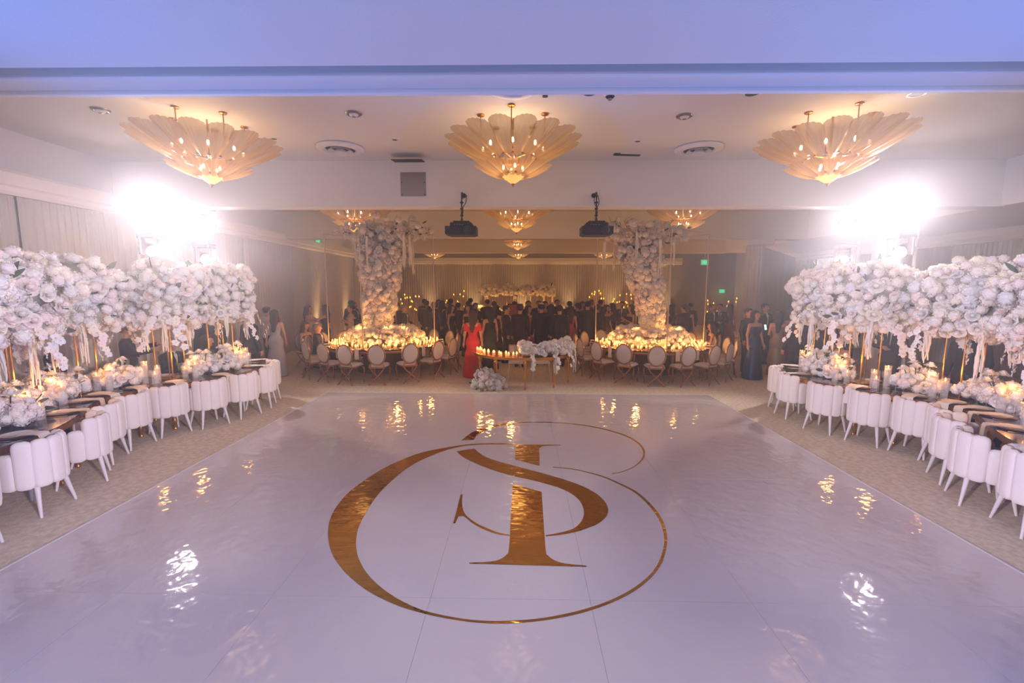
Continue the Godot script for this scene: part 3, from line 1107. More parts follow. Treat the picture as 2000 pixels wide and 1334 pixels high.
func make_oval_chair(label: String) -> Node3D:
	var t := thing("oval_back_chair", label, "chair", Vector3.ZERO, 0, "gold oval back chairs at the round tables")
	var G: Material = M["rose_gold"]
	# faces +z. oval back at the rear, tilted a little
	var tilt := Transform3D(Basis(Vector3.RIGHT, -0.12), Vector3(0, 0.72, -0.235))
	var pts := []
	for k in 29:
		var a := TAU * k / 28
		pts.append(tilt * Vector3(cos(a) * 0.205, sin(a) * 0.245, 0))
	var m := MB.new()
	m.tube(pts, 0.016, 8, false)
	obj("back_frame", m, G, t)
	m = MB.new()
	var rows := []
	for q in [[0.0, -0.035], [0.6, -0.032], [0.9, -0.02], [0.96, 0.0], [0.9, 0.02], [0.6, 0.032], [0.0, 0.035]]:
		var row := []
		for s in 24:
			var a := TAU * s / 24
			row.append(tilt * Vector3(cos(a) * 0.198 * q[0], sin(a) * 0.238 * q[0], q[1]))
		rows.append(row)
	m.grid(rows, true)
	obj("back_pad", m, M["seat_cloth"], t)
	m = MB.new()
	for s: float in [-1.0, 1.0]:
		m.tube([tilt * Vector3(s * 0.13, -0.20, 0), Vector3(s * 0.155, 0.48, -0.21), Vector3(s * 0.16, 0.42, -0.2)], 0.014, 7)
	obj("back_post", m, G, t)
	m = MB.new()
	var seat := PackedVector2Array([Vector2(-0.19, -0.21), Vector2(0.19, -0.21), Vector2(0.225, -0.1), Vector2(0.235, 0.15), Vector2(0.20, 0.22), Vector2(0.0, 0.245), Vector2(-0.20, 0.22), Vector2(-0.235, 0.15), Vector2(-0.225, -0.1)])
	m.slab(seat, 0.40, 0.435)
	obj("seat_frame", m, G, t)
	m = MB.new()
	var inner := PackedVector2Array()
	for q in seat:
		inner.append(q * 0.95)
	m.slab(inner, 0.435, 0.465)
	for q in seat.size():
		inner[q] = seat[q] * 0.82
	m.slab(inner, 0.465, 0.485)
	obj("seat_cushion", m, M["seat_cloth"], t)
	for s: float in [-1.0, 1.0]:
		m = MB.new()
		m.tube([Vector3(s * 0.19, 0.41, 0.18), Vector3(s * 0.215, 0.33, 0.215), Vector3(s * 0.20, 0.18, 0.205), Vector3(s * 0.19, 0.05, 0.20), Vector3(s * 0.20, 0.0, 0.22)], [0.02, 0.02, 0.014, 0.011, 0.015], 8)
		obj("front_leg", m, G, t)
		m = MB.new()
		m.tube([Vector3(s * 0.17, 0.42, -0.19), Vector3(s * 0.12, 0.33, -0.205), Vector3(0.0, 0.21 + 0.008 * s, -0.215 + 0.012 * s), Vector3(-s * 0.12, 0.10, -0.235), Vector3(-s * 0.20, 0.0, -0.265)], 0.015, 8)
		obj("crossed_rear_leg", m, G, t)
	return t


func curve_x(side: float, z: float) -> float:
	if side < 0:
		return -(5.98 - 0.42 * cos(TAU * (z - 4.1) / 4.0))
	return 5.88 - 0.44 * cos(TAU * (z - 3.8) / 4.0)


func curve_out(side: float, z: float) -> Vector3:  # unit normal pointing away from the dance floor
	var dx := (curve_x(side, z + 0.02) - curve_x(side, z - 0.02)) / 0.04
	var tan_ := Vector3(dx, 0, -1).normalized()
	var n := Vector3(-tan_.z, 0, tan_.x)
	return n if n.x * side > 0 else -n


func curve_at(side: float, z: float, off: float) -> Vector3:
	return Vector3(curve_x(side, z), 0, -z) + curve_out(side, z) * off


func serpentine(side: float) -> void:
	var word := "left" if side < 0 else "right"
	var cuts := [2.3, 4.95, 6.95, 8.95]
	for k in 3:
		var t := thing("serpentine_table", "curved mirror topped banquet table with gold edge, %s section of the %s run" % [["first", "middle", "last"][k], word], "table", Vector3.ZERO, 0, "serpentine tables either side of the dance floor")
		var top := PackedVector2Array()
		var band := PackedVector2Array()
		var n := 18
		for rev in 2:
			for i in n + 1:
				var f := float(i) / n
				if rev:
					f = 1.0 - f
				var z := lerpf(cuts[k] + 0.004, cuts[k + 1] - 0.004, f)
				var q := curve_at(side, z, 0.56 if rev else -0.56)
				top.append(Vector2(q.x, q.z))
				q = curve_at(side, lerpf(cuts[k] + 0.03, cuts[k + 1] - 0.03, f), 0.545 if rev else -0.545)
				band.append(Vector2(q.x, q.z))
		var m := MB.new()
		m.slab(top, 0.742, 0.76)
		obj("mirror_top", m, M["mirror_top"], t)
		m = MB.new()
		m.slab(band, 0.675, 0.742)
		obj("gold_apron", m, M["gold"], t)
		for f: float in [0.1, 0.9]:
			for o: float in [-0.42, 0.42]:
				var q := curve_at(side, lerpf(cuts[k], cuts[k + 1], f), o)
				m = MB.new()
				m.lathe([Vector2(0.028, 0.0), Vector2(0.03, 0.02), Vector2(0.016, 0.05), Vector2(0.03, 0.12), Vector2(0.036, 0.16), Vector2(0.018, 0.22), Vector2(0.026, 0.34), Vector2(0.045, 0.42), Vector2(0.02, 0.47), Vector2(0.045, 0.54), Vector2(0.025, 0.60), Vector2(0.04, 0.64), Vector2(0.04, 0.68)], 12, Transform3D(Basis(), q))
				obj("turned_leg", m, M["gold"], t)


func setting(at: Vector3, out: Vector3, word: String, by: String, napkin_drop := true) -> void:
	var turn := atan2(out.x, out.z)
	var g := "place settings on the serpentine tables"
	if not blooms.has("charger"):
		var m := MB.new()
		m.lathe([Vector2(0.0, 0.0), Vector2(0.10, 0.0), Vector2(0.16, 0.012), Vector2(0.162, 0.016), Vector2(0.155, 0.015), Vector2(0.10, 0.006), Vector2(0.0, 0.006)], 30)
		blooms["charger"] = m.mesh()
		m = MB.new()
		m.lathe([Vector2(0.0, 0.0), Vector2(0.075, 0.0), Vector2(0.125, 0.014), Vector2(0.127, 0.018), Vector2(0.12, 0.016), Vector2(0.07, 0.006), Vector2(0.0, 0.006)], 28)
		blooms["plate"] = m.mesh()
		m = MB.new()
		m.lathe([Vector2(0.0, 0.0), Vector2(0.036, 0.0), Vector2(0.034, 0.004), Vector2(0.006, 0.012), Vector2(0.004, 0.09), Vector2(0.012, 0.10), Vector2(0.034, 0.125), Vector2(0.042, 0.16), Vector2(0.040, 0.20), Vector2(0.034, 0.225)], 18)
		blooms["glass"] = m.mesh()
		m = MB.new()
		var rows := []
		var path := [Vector2(-0.16, 0.018), Vector2(-0.02, 0.018), Vector2(0.09, 0.017), Vector2(0.13, 0.010), Vector2(0.142, -0.02), Vector2(0.146, -0.12), Vector2(0.15, -0.24)]
		for q in path:
			var row := []
			for s in 5:
				row.append(Vector3((s - 2) * 0.034 + 0.004 * sin(q.y * 30.0), q.y + 0.002 * (s % 2), -q.x))
			rows.append(row)
		m.grid(rows)
		var low := []
		for q in path:
			var row := []
			for s in 5:
				row.append(Vector3((2 - s) * 0.034 + 0.004 * sin(q.y * 30.0), q.y - 0.006, -q.x + (0.004 if q.x > 0.13 else 0.0)))
			low.append(row)
		m.grid(low)
		blooms["napkin"] = m.mesh()
		m = MB.new()
		m.box(Vector3(0, 0.004, 0.02), Vector3(0.012, 0.004, 0.11), 0.001)
		m.box(Vector3(0, 0.004, -0.065), Vector3(0.022, 0.003, 0.07), 0.001)
		blooms["cutlery"] = m.mesh()
	var xf := Transform3D(Basis(Vector3.UP, turn), at + Vector3(0, 0.7605, 0))
	tag(obj("charger_plate", blooms["charger"], M["gold"], null, xf), "gold charger plate on the %s mirror table %s" % [word, by], "plate", g)
	tag(obj("dinner_plate", blooms["plate"], M["porcelain"], null, xf * Transform3D(Basis(), Vector3(0, 0.0065, 0))), "white dinner plate on the %s mirror table %s" % [word, by], "plate", g)
	if napkin_drop:
		tag(obj("napkin", blooms["napkin"], M["napkin"], null, xf * Transform3D(Basis(), Vector3(0, 0.008, -0.11))), "white napkin over the %s mirror table edge %s" % [word, by], "napkin", g)
	for q in [[-0.2, "fork"], [0.2, "knife"]]:
		tag(obj("dinner_" + q[1], blooms["cutlery"], M["silver"], null, xf * Transform3D(Basis(), Vector3(q[0], 0, 0))), "silver %s on the %s mirror table %s" % [q[1], word, by], q[1], g)
	for q in [Vector3(0.17, 0, 0.19), Vector3(0.25, 0, 0.14)]:
		tag(obj("wine_glass", blooms["glass"], M["clear"], null, xf * Transform3D(Basis(), q)), "clear wine glass on the %s mirror table %s" % [word, by], "glass", g)


func flame_mesh() -> ArrayMesh:
	if not blooms.has("flame"):
		var m := MB.new()
		m.lathe([Vector2(0.0, 0.0), Vector2(0.006, 0.006), Vector2(0.0075, 0.014), Vector2(0.005, 0.026), Vector2(0.0015, 0.036), Vector2(0.0, 0.04)], 8)
		blooms["flame"] = m.mesh()
	return blooms["flame"]


func floating_candle(at: Vector3, high: float, label: String) -> void:
	var t := thing("floating_candle", label, "candle", at, 0, "floating candles in glass cylinders")
	var key := "cyl%d" % int(high * 100)
	if not blooms.has(key):
		var m := MB.new()
		m.lathe([Vector2(0.0, 0.002), Vector2(0.045, 0.002), Vector2(0.045, high)], 20)
		blooms[key] = m.mesh()
		m = MB.new()
		m.lathe([Vector2(0.0, high - 0.075), Vector2(0.03, high - 0.075), Vector2(0.036, high - 0.06), Vector2(0.036, high - 0.045), Vector2(0.0, high - 0.045)], 16)
		blooms[key + "w"] = m.mesh()
		m = MB.new()
		m.lathe([Vector2(0.042, 0.006), Vector2(0.042, high - 0.06), Vector2(0.0, high - 0.06)], 20)
		blooms[key + "l"] = m.mesh()
	obj("glass_cylinder", blooms[key], M["clear"], t)
	obj("water", blooms[key + "l"], M["clear"], t)
	var w := obj("wax", blooms[key + "w"], M["lit_wax"], t)
	obj("flame", flame_mesh(), M["flame"], w, Transform3D(Basis.from_scale(Vector3.ONE * 1.3), Vector3(0, high - 0.045, 0)))


func votive(at: Vector3, label: String, group: String, tall := 1.0) -> Node3D:
	var t := thing("votive_candle", label, "candle", at, 0, group)
	if not blooms.has("votive"):
		var m := MB.new()
		m.lathe([Vector2(0.0, 0.001), Vector2(0.026, 0.001), Vector2(0.032, 0.07)], 14)
		blooms["votive"] = m.mesh()
		m = MB.new()
		m.lathe([Vector2(0.0, 0.004), Vector2(0.023, 0.004), Vector2(0.024, 0.045), Vector2(0.0, 0.045)], 12)
		blooms["votive_wax"] = m.mesh()
	obj("glass_cup", blooms["votive"], M["clear"], t, Transform3D(Basis.from_scale(Vector3(1, tall, 1)), Vector3.ZERO))
	var w := obj("wax", blooms["votive_wax"], M["lit_wax"], t, Transform3D(Basis.from_scale(Vector3(1, tall, 1)), Vector3.ZERO))
	obj("flame", flame_mesh(), M["flame"], w, Transform3D(Basis.from_scale(Vector3(1.7, 1.5 / tall, 1.7)), Vector3(0, 0.045, 0)))
	return t


func side_tables() -> void:
	var g := RandomNumberGenerator.new()
	g.seed = 77
	# chair spots: centre x, z (distance), measured on the carpet
	var spots := {
		-1.0: [[-4.96, 3.62], [-5.02, 4.3], [-5.20, 5.0], [-5.55, 5.58], [-5.68, 6.17], [-5.55, 6.76], [-5.22, 7.2], [-5.0, 7.74], [-5.02, 8.36], [-5.25, 8.95]],
		1.0: [[4.88, 3.5], [4.92, 4.1], [4.98, 4.68], [5.24, 5.2], [5.58, 5.66], [5.56, 6.16], [5.26, 6.62], [4.98, 7.16], [4.93, 7.93], [5.15, 8.62]],
	}
	var first := true
	for side: float in [-1.0, 1.0]:
		var word := "left" if side < 0 else "right"
		serpentine(side)
		var nth := ["first", "second", "third", "fourth", "fifth", "sixth", "seventh", "eighth", "ninth", "tenth"]
		for i in 10:
			var q: Array = spots[side][i]
			var z: float = q[1]
			var out := curve_out(side, z)
			var turn := atan2(out.x, out.z) + g.randf_range(-0.12, 0.12)
			var label := "white velvet channel back chair, %s from the stage along the %s serpentine table" % [nth[i], word]
			if first:
				barrel = make_barrel_chair(label)
				barrel.position = Vector3(q[0], 0, -z)
				barrel.rotation.y = turn
				first = false
			else:
				dup(barrel, "channel_back_chair", label, Vector3(q[0], 0, -z), turn)
			setting(curve_at(side, z, -0.37), out, word, "before the %s chair from the stage" % nth[i])
		for z: float in [4.3, 5.3, 6.3, 7.3, 8.3]:
			setting(curve_at(side, z, 0.37), -curve_out(side, z), word, "on the wall side", false)
		# tall centrepieces
		var zs := [4.15, 5.25, 6.3, 7.3, 8.3]
		for k in 5:
			var p := curve_at(side, zs[k], 0.10)
			p.y = 0.76
			tall_centrepiece("tall white flower crown on gold rods, %s of five on the %s table" % [["first", "second", "third", "fourth", "last"][k], word], p, 100 + k * 7 + (50 if side > 0 else 0), side)
		var lz := [4.62, 4.98, 5.68, 6.02, 6.68, 7.68, 8.02, 8.62]
		for k in lz.size():
			var p := curve_at(side, lz[k], -0.02 + 0.04 * (k % 2))
			p.y = 0.761
			var o := curve_out(side, lz[k])
			low_centrepiece("low mound of white flowers, number %s from the stage on the %s table" % [["one", "two", "three", "four", "five", "six", "seven", "eight"][k], word], p, atan2(o.x, o.z) + PI / 2 - PI / 2, 0.24 if k % 2 else 0.28, 300 + k * 3 + (40 if side > 0 else 0))
		var cz := [4.80, 5.46, 6.46, 7.02, 7.48, 8.46, 8.80]
		for k in cz.size():
			for j in 3:
				var p := curve_at(side, cz[k] + [0.0, 0.06, -0.07][j], [-0.26, -0.14, -0.10][j])
				p.y = 0.7605
				floating_candle(p, [0.20, 0.28, 0.36][(j + k) % 3], "floating candle in a glass cylinder among flowers on the %s serpentine table" % word)
			var c := curve_at(side, cz[k], -0.18)
			omni("candle_light", c + Vector3(0, 1.14, 0), CANDLE, CANDLE_E, 0.05)


# ---------------------------------------------------------------- round tables, sweetheart table, far end
func round_tables() -> void:
	var first := true
	var g := RandomNumberGenerator.new()
	g.seed = 501
	for side: float in [-1.0, 1.0]:
		var word := "left" if side < 0 else "right"
		var c := Vector3(-3.8, 0, -12.4) if side < 0 else Vector3(3.6, 0, -12.4)
		var t := thing("round_table", "large round mirror topped table under the %s flower tree" % word, "table", c, 0, "round tables with flower trees")
		var R := 1.62
		var m := MB.new()
		m.lathe([Vector2(0.0, 0.74), Vector2(R, 0.74), Vector2(R, 0.76), Vector2(0.0, 0.76)], 64)
		obj("mirror_top", m, M["mirror_top"], t)
		m = MB.new()
		m.lathe([Vector2(R - 0.1, 0.66), Vector2(R - 0.02, 0.66), Vector2(R - 0.02, 0.741), Vector2(R - 0.1, 0.741)], 64)
		obj("apron", m, M["rose_gold"], t)
		m = MB.new()
		m.lathe([Vector2(0.75, 0.0), Vector2(0.75, 0.12), Vector2(0.6, 0.2), Vector2(0.55, 0.6), Vector2(0.7, 0.72), Vector2(0.0, 0.73)], 40)
		obj("drum_base", m, M["table_cloth"], t)
		for k in 10:
			var a := TAU * k / 10 + 0.2
			m = MB.new()
			m.lathe([Vector2(0.03, 0.0), Vector2(0.035, 0.03), Vector2(0.018, 0.06), Vector2(0.04, 0.14), Vector2(0.02, 0.24), Vector2(0.03, 0.36), Vector2(0.055, 0.45), Vector2(0.022, 0.51), Vector2(0.05, 0.57), Vector2(0.03, 0.62), Vector2(0.04, 0.67)], 12, Transform3D(Basis(), Vector3(cos(a) * (R - 0.12), 0, sin(a) * (R - 0.12))))
			obj("turned_leg", m, M["rose_gold"], t)
		# chairs
		var n := 18
		for k in n:
			var a := TAU * (k + 0.5) / n + (0.04 if side < 0 else -0.03)
			var d := Vector3(sin(a), 0, cos(a))
			var p := c + d * (R + 0.22 + g.randf_range(-0.02, 0.10))
			var turn := atan2(-d.x, -d.z) + g.randf_range(-0.14, 0.14)
			var label := "gold oval back chair at the %s round table, %s going round from the bar side" % [word, ["first", "second", "third", "fourth", "fifth", "sixth", "seventh", "eighth", "ninth", "tenth", "eleventh", "twelfth", "thirteenth", "fourteenth", "fifteenth", "sixteenth", "seventeenth", "eighteenth"][(k + 9) % 18]]
			if first:
				oval = make_oval_chair(label)
				oval.position = p
				oval.rotation.y = turn
				first = false
			else:
				dup(oval, "oval_back_chair", label, p, turn)
			if d.z > -0.5:
				var q := c + d * (R - 0.03)
				if not blooms.has("menu"):
					var nm := MB.new()
					nm.box(Vector3(0, -0.10, 0.052), Vector3(0.11, 0.26, 0.006), 0.001)
					nm.box(Vector3(0, 0.022, -0.03), Vector3(0.11, 0.006, 0.16), 0.001)
					blooms["menu"] = nm.mesh()
				tag(obj("napkin", blooms["menu"], M["napkin"], null, Transform3D(Basis(Vector3.UP, atan2(d.x, d.z)), q + Vector3(0, 0.762, 0))), "white napkin hanging over the edge of the %s round table" % word, "napkin", "napkins at the round tables")
		# flowers round the trunk
		var ring := thing("flower_ring", "thick ring of white roses around the foot of the %s flower tree" % word, "flower arrangement", c + Vector3(0, 0.761, 0), 0, "flower rings on the round tables")
		var gg := RandomNumberGenerator.new()
		gg.seed = 600 + int(side)
		m = MB.new()
		m.lathe([Vector2(0.42, 0.0), Vector2(1.02, 0.0), Vector2(0.98, 0.12), Vector2(0.75, 0.32), Vector2(0.45, 0.34)], 36)
		obj("foliage_core", m, M["foam"], ring)
		for k in 210:
			var a := k * 2.399963
			var f := sqrt((k + 0.5) / 210.0)
			var r := lerpf(0.45, 1.10, f) + gg.randf_range(-0.04, 0.04)
			var y := 0.40 - 0.34 * pow(maxf(0.0, (r - 0.7) / 0.42), 2.0) + gg.randf_range(-0.03, 0.07)
			bloom(ring, pick(gg, 0.35), Vector3(cos(a) * r, maxf(y, 0.05), sin(a) * r), Vector3(cos(a) * 0.7, 1, sin(a) * 0.7), gg.randf_range(0.065, 0.09), gg)
		flower_tree("tree shaped column of white flowers spreading at the top on the %s round table" % word, c + Vector3(-0.2 if side < 0 else -0.05, 0.95, 0), 1.0 if side < 0 else -1.0, 700 + int(side))
		# slim gold frame of four posts
		var fr := thing("canopy_frame", "slim gold four post frame rising from the %s round table" % word, "frame", c + Vector3(-0.1 if side < 0 else 0.0, 0.761, 0), 0, "gold post frames on the round tables")
		var corners := [Vector3(0, 0, 1.5), Vector3(1.5, 0, 0), Vector3(0, 0, -1.5), Vector3(-1.5, 0, 0)]
		for q in corners:
			m = MB.new()
			m.tube([q, q + Vector3(0, 3.0, 0)], 0.015, 8)
			obj("post", m, M["pale_gold"], fr)
			m = MB.new()
			m.lathe([Vector2(0.0, 0.0), Vector2(0.06, 0.0), Vector2(0.055, 0.012), Vector2(0.02, 0.016)], 14, Transform3D(Basis(), q))
			obj("post_foot", m, M["gold"], fr)
		for k in 4:
			m = MB.new()
			m.tube([corners[k] + Vector3(0, 2.98, 0), corners[(k + 1) % 4] + Vector3(0, 2.98, 0)], 0.007, 6)
			obj("top_rail", m, M["pale_gold"], fr)
		# votive candles round the flowers
		var label := "small lit glass votive candle around the %s ring of flowers" % word
		for k in 74:
			var a := -0.5 + k / 74.0 * (PI + 1.0) + gg.randf_range(-0.03, 0.03)
			var r := 1.18 + 0.13 * (k % 3) + gg.randf_range(-0.03, 0.03)
			votive(c + Vector3(cos(a) * r, 0.7605, sin(a) * r), label, "votive candles on the %s round table" % word, gg.randf_range(0.9, 1.4))
		for k in 9:
			var a := -0.4 + k / 8.0 * (PI + 0.8)
			omni("votive_light", c + Vector3(cos(a) * 1.28, 0.93, sin(a) * 1.28), CANDLE, VOTIVE_E, 0.06)
		for k in 3:
			omni("votive_light", c + Vector3([0.25, -0.5, 0.6][k], 1.25, [0.62, 0.55, 0.45][k]), CANDLE, VOTIVE_E * 0.6, 0.05)
			votive(c + Vector3([0.25, -0.5, 0.6][k], 1.14, [0.62, 0.55, 0.45][k]), "lit votive candle tucked into the %s ring of flowers" % word, "votive candles on the %s round table" % word)


func sweetheart() -> void:
	var c := Vector3(0.1, 0, -10.95)
	var t := thing("half_moon_table", "gold half moon table carrying candles and a spill of white orchids", "table", c)
	var poly := PackedVector2Array()
	for k in 33:
		var a := PI * k / 32
		poly.append(Vector2(cos(a) * 1.28, sin(a) * 1.22))
	for k in 17:
		var a := PI - PI * k / 16
		poly.append(Vector2(cos(a) * 0.62, sin(a) * 0.55))
	var m := MB.new()
	m.slab(poly, 0.70, 0.76)
	obj("top", m, M["gold"], t)
	for a: float in [0.18, 0.9, 1.55, 2.2, 2.96]:
		m = MB.new()
		m.lathe([Vector2(0.02, 0.0), Vector2(0.026, 0.03), Vector2(0.016, 0.07), Vector2(0.028, 0.3), Vector2(0.038, 0.5), Vector2(0.02, 0.53), Vector2(0.045, 0.58), Vector2(0.05, 0.62), Vector2(0.022, 0.66), Vector2(0.04, 0.70)], 14, Transform3D(Basis(), Vector3(cos(a) * 1.1, 0, sin(a) * 1.05)))
		obj("turned_leg", m, M["gold"], t)
	for s: float in [-1.0, 1.0]:
		m = MB.new()
		m.lathe([Vector2(0.02, 0.0), Vector2(0.026, 0.03), Vector2(0.016, 0.07), Vector2(0.028, 0.3), Vector2(0.038, 0.5), Vector2(0.02, 0.53), Vector2(0.045, 0.58), Vector2(0.05, 0.62), Vector2(0.022, 0.66), Vector2(0.04, 0.70)], 14, Transform3D(Basis(), Vector3(s * 0.72, 0, 0.18)))
		obj("turned_leg", m, M["gold"], t)
	for k in 17:
		var f := k / 16.0
		var a := lerpf(3.02, 1.72, f)
		var r := 1.16 - 0.07 * (k % 2)
		var v := votive(c + Vector3(cos(a) * r, 0.7605, sin(a) * r * 0.95), "lit votive candle in the row along the gold half moon table", "candles on the half moon table", [1.1, 1.5, 1.25][k % 3])
	for f: float in [0.1, 0.5, 0.9]:
		var a := lerpf(3.02, 1.72, f)
		omni("votive_light", c + Vector3(cos(a) * 1.12, 0.95, sin(a) * 1.07), CANDLE, VOTIVE_E * 0.7, 0.05)
	var g := RandomNumberGenerator.new()
	g.seed = 808
	var fl := thing("orchid_garland", "garland of white orchids and roses with tassels spilling off the gold half moon table", "flower arrangement", c + Vector3(0, 0.762, 0))
	m = MB.new()
	var pts := []
	for k in 9:
		var a := lerpf(1.62, 0.22, k / 8.0)
		pts.append(Vector3(cos(a) * 1.02, 0.10, sin(a) * 1.0))
	m.tube(pts, 0.11, 10)
	obj("foliage_core", m, M["foam"], fl)
	for k in 150:
		var a := lerpf(1.68, 0.18, g.randf())
		var th := g.randf() * PI * 1.15 - 0.25
		var r := 1.03 + cos(th) * 0.19
		bloom(fl, "orchid" if k % 3 == 0 else pick(g, 0.4), Vector3(cos(a) * r, 0.10 + 0.19 * maxf(sin(th), -0.2) + 0.03 * sin(a * 9.0), sin(a) * r), Vector3(cos(a) * cos(th), sin(th) + 0.2, sin(a) * cos(th)), g.randf_range(0.06, 0.09), g)
	for a: float in [1.42, 0.97, 0.3]:
		tassel(fl, Vector3(cos(a) * 1.26, 0.08, sin(a) * 1.22), g.randf_range(0.4, 0.62), g, "petal_white")
	for a: float in [1.42, 0.97, 0.28, 0.6]:
		orchid_spray(fl, Vector3(cos(a) * 1.1, 0.14, sin(a) * 1.05), Vector3(cos(a), 0, sin(a)) * 0.7, 9, g)
	var cl := thing("floor_flower_cluster", "mound of white roses and hydrangeas on the carpet by the gold half moon table", "flower arrangement", Vector3(-0.70, 0, -9.98))
	mound(cl, Vector3(0, 0.13, 0), Vector3(0.36, 0.2, 0.26), 54, 0.07, 0.10, 0.5, g, -0.6)
	mound(cl, Vector3(-0.12, 0.33, -0.02), Vector3(0.2, 0.14, 0.17), 20, 0.065, 0.09, 0.3, g, -0.4)
	var acr := MB.new()
	for k in 2:
		var x := 0.02 + 0.62 * k - 0.2
		var ch := thing("acrylic_chair", "clear acrylic chair behind the gold half moon table, %s of the pair" % ["left" if k == 0 else "right"], "chair", Vector3(c.x + x, 0, c.z - 0.1), 0, "acrylic chairs at the half moon table")
		obj("seat", bx(Vector3(-0.21, 0.43, -0.2), Vector3(0.21, 0.465, 0.2), 0.012), M["white_paint"], ch)
		obj("backrest", bx(Vector3(-0.2, 0.5, -0.215), Vector3(0.2, 0.86, -0.195), 0.008), M["acrylic"], ch)
		for s in [Vector2(-1, -1), Vector2(1, -1), Vector2(-1, 1), Vector2(1, 1)]:
			m = MB.new()
			m.tube([Vector3(s.x * 0.18, 0.43, s.y * 0.17), Vector3(s.x * 0.23, 0.0, s.y * 0.21)], [0.014, 0.009], 8)
			obj("leg", m, M["white_paint"], ch)
	var wg := tag(obj("wine_glass", blooms["glass"], M["clear"], null, Transform3D(Basis(), c + Vector3(-0.12, 0.7605, 0.75))), "clear stemmed wine glass on the gold half moon table", "glass")
	var pl := tag(obj("dinner_plate", blooms["plate"], M["porcelain"], null, Transform3D(Basis(), c + Vector3(0.18, 0.7605, 0.8))), "white dinner plate on the gold half moon table", "plate")


func candle_tree(at: Vector3, n: int, high: float, label: String, sd: int) -> void:
	var g := RandomNumberGenerator.new()
	g.seed = sd
	var t := thing("candle_tree", label, "candelabra", at, 0, "candle trees at the far end")
	var m := MB.new()
	m.lathe([Vector2(0.0, 0.0), Vector2(0.28, 0.0), Vector2(0.26, 0.03), Vector2(0.05, 0.06), Vector2(0.0, 0.06)], 16)
	obj("base", m, M["gold"], t)
	for k in n:
		var a := k * 2.4
		var r := 0.08 + 0.4 * sqrt((k + 0.5) / n)
		var h := high * g.randf_range(0.55, 1.0)
		m = MB.new()
		m.tube([Vector3(cos(a) * 0.05, 0.04, sin(a) * 0.05), Vector3(cos(a) * r * 0.8, 0.5, sin(a) * r * 0.8), Vector3(cos(a) * r, h, sin(a) * r)], 0.009, 5)
		m.lathe([Vector2(0.0, h), Vector2(0.03, h), Vector2(0.036, h + 0.06), Vector2(0.0, h + 0.06)], 8, Transform3D(Basis(), Vector3(cos(a) * r, 0, sin(a) * r)))
		var st := obj("stem", m, M["gold"], t)
		obj("flame", flame_mesh(), M["far_flame"], st, Transform3D(Basis.from_scale(Vector3(3.6, 2.2, 3.6)), Vector3(cos(a) * r, h + 0.06, sin(a) * r)))
	omni("candle_tree_light", at + Vector3(0, high + 0.25, 0.0), CANDLE, 0.5, 0.2)


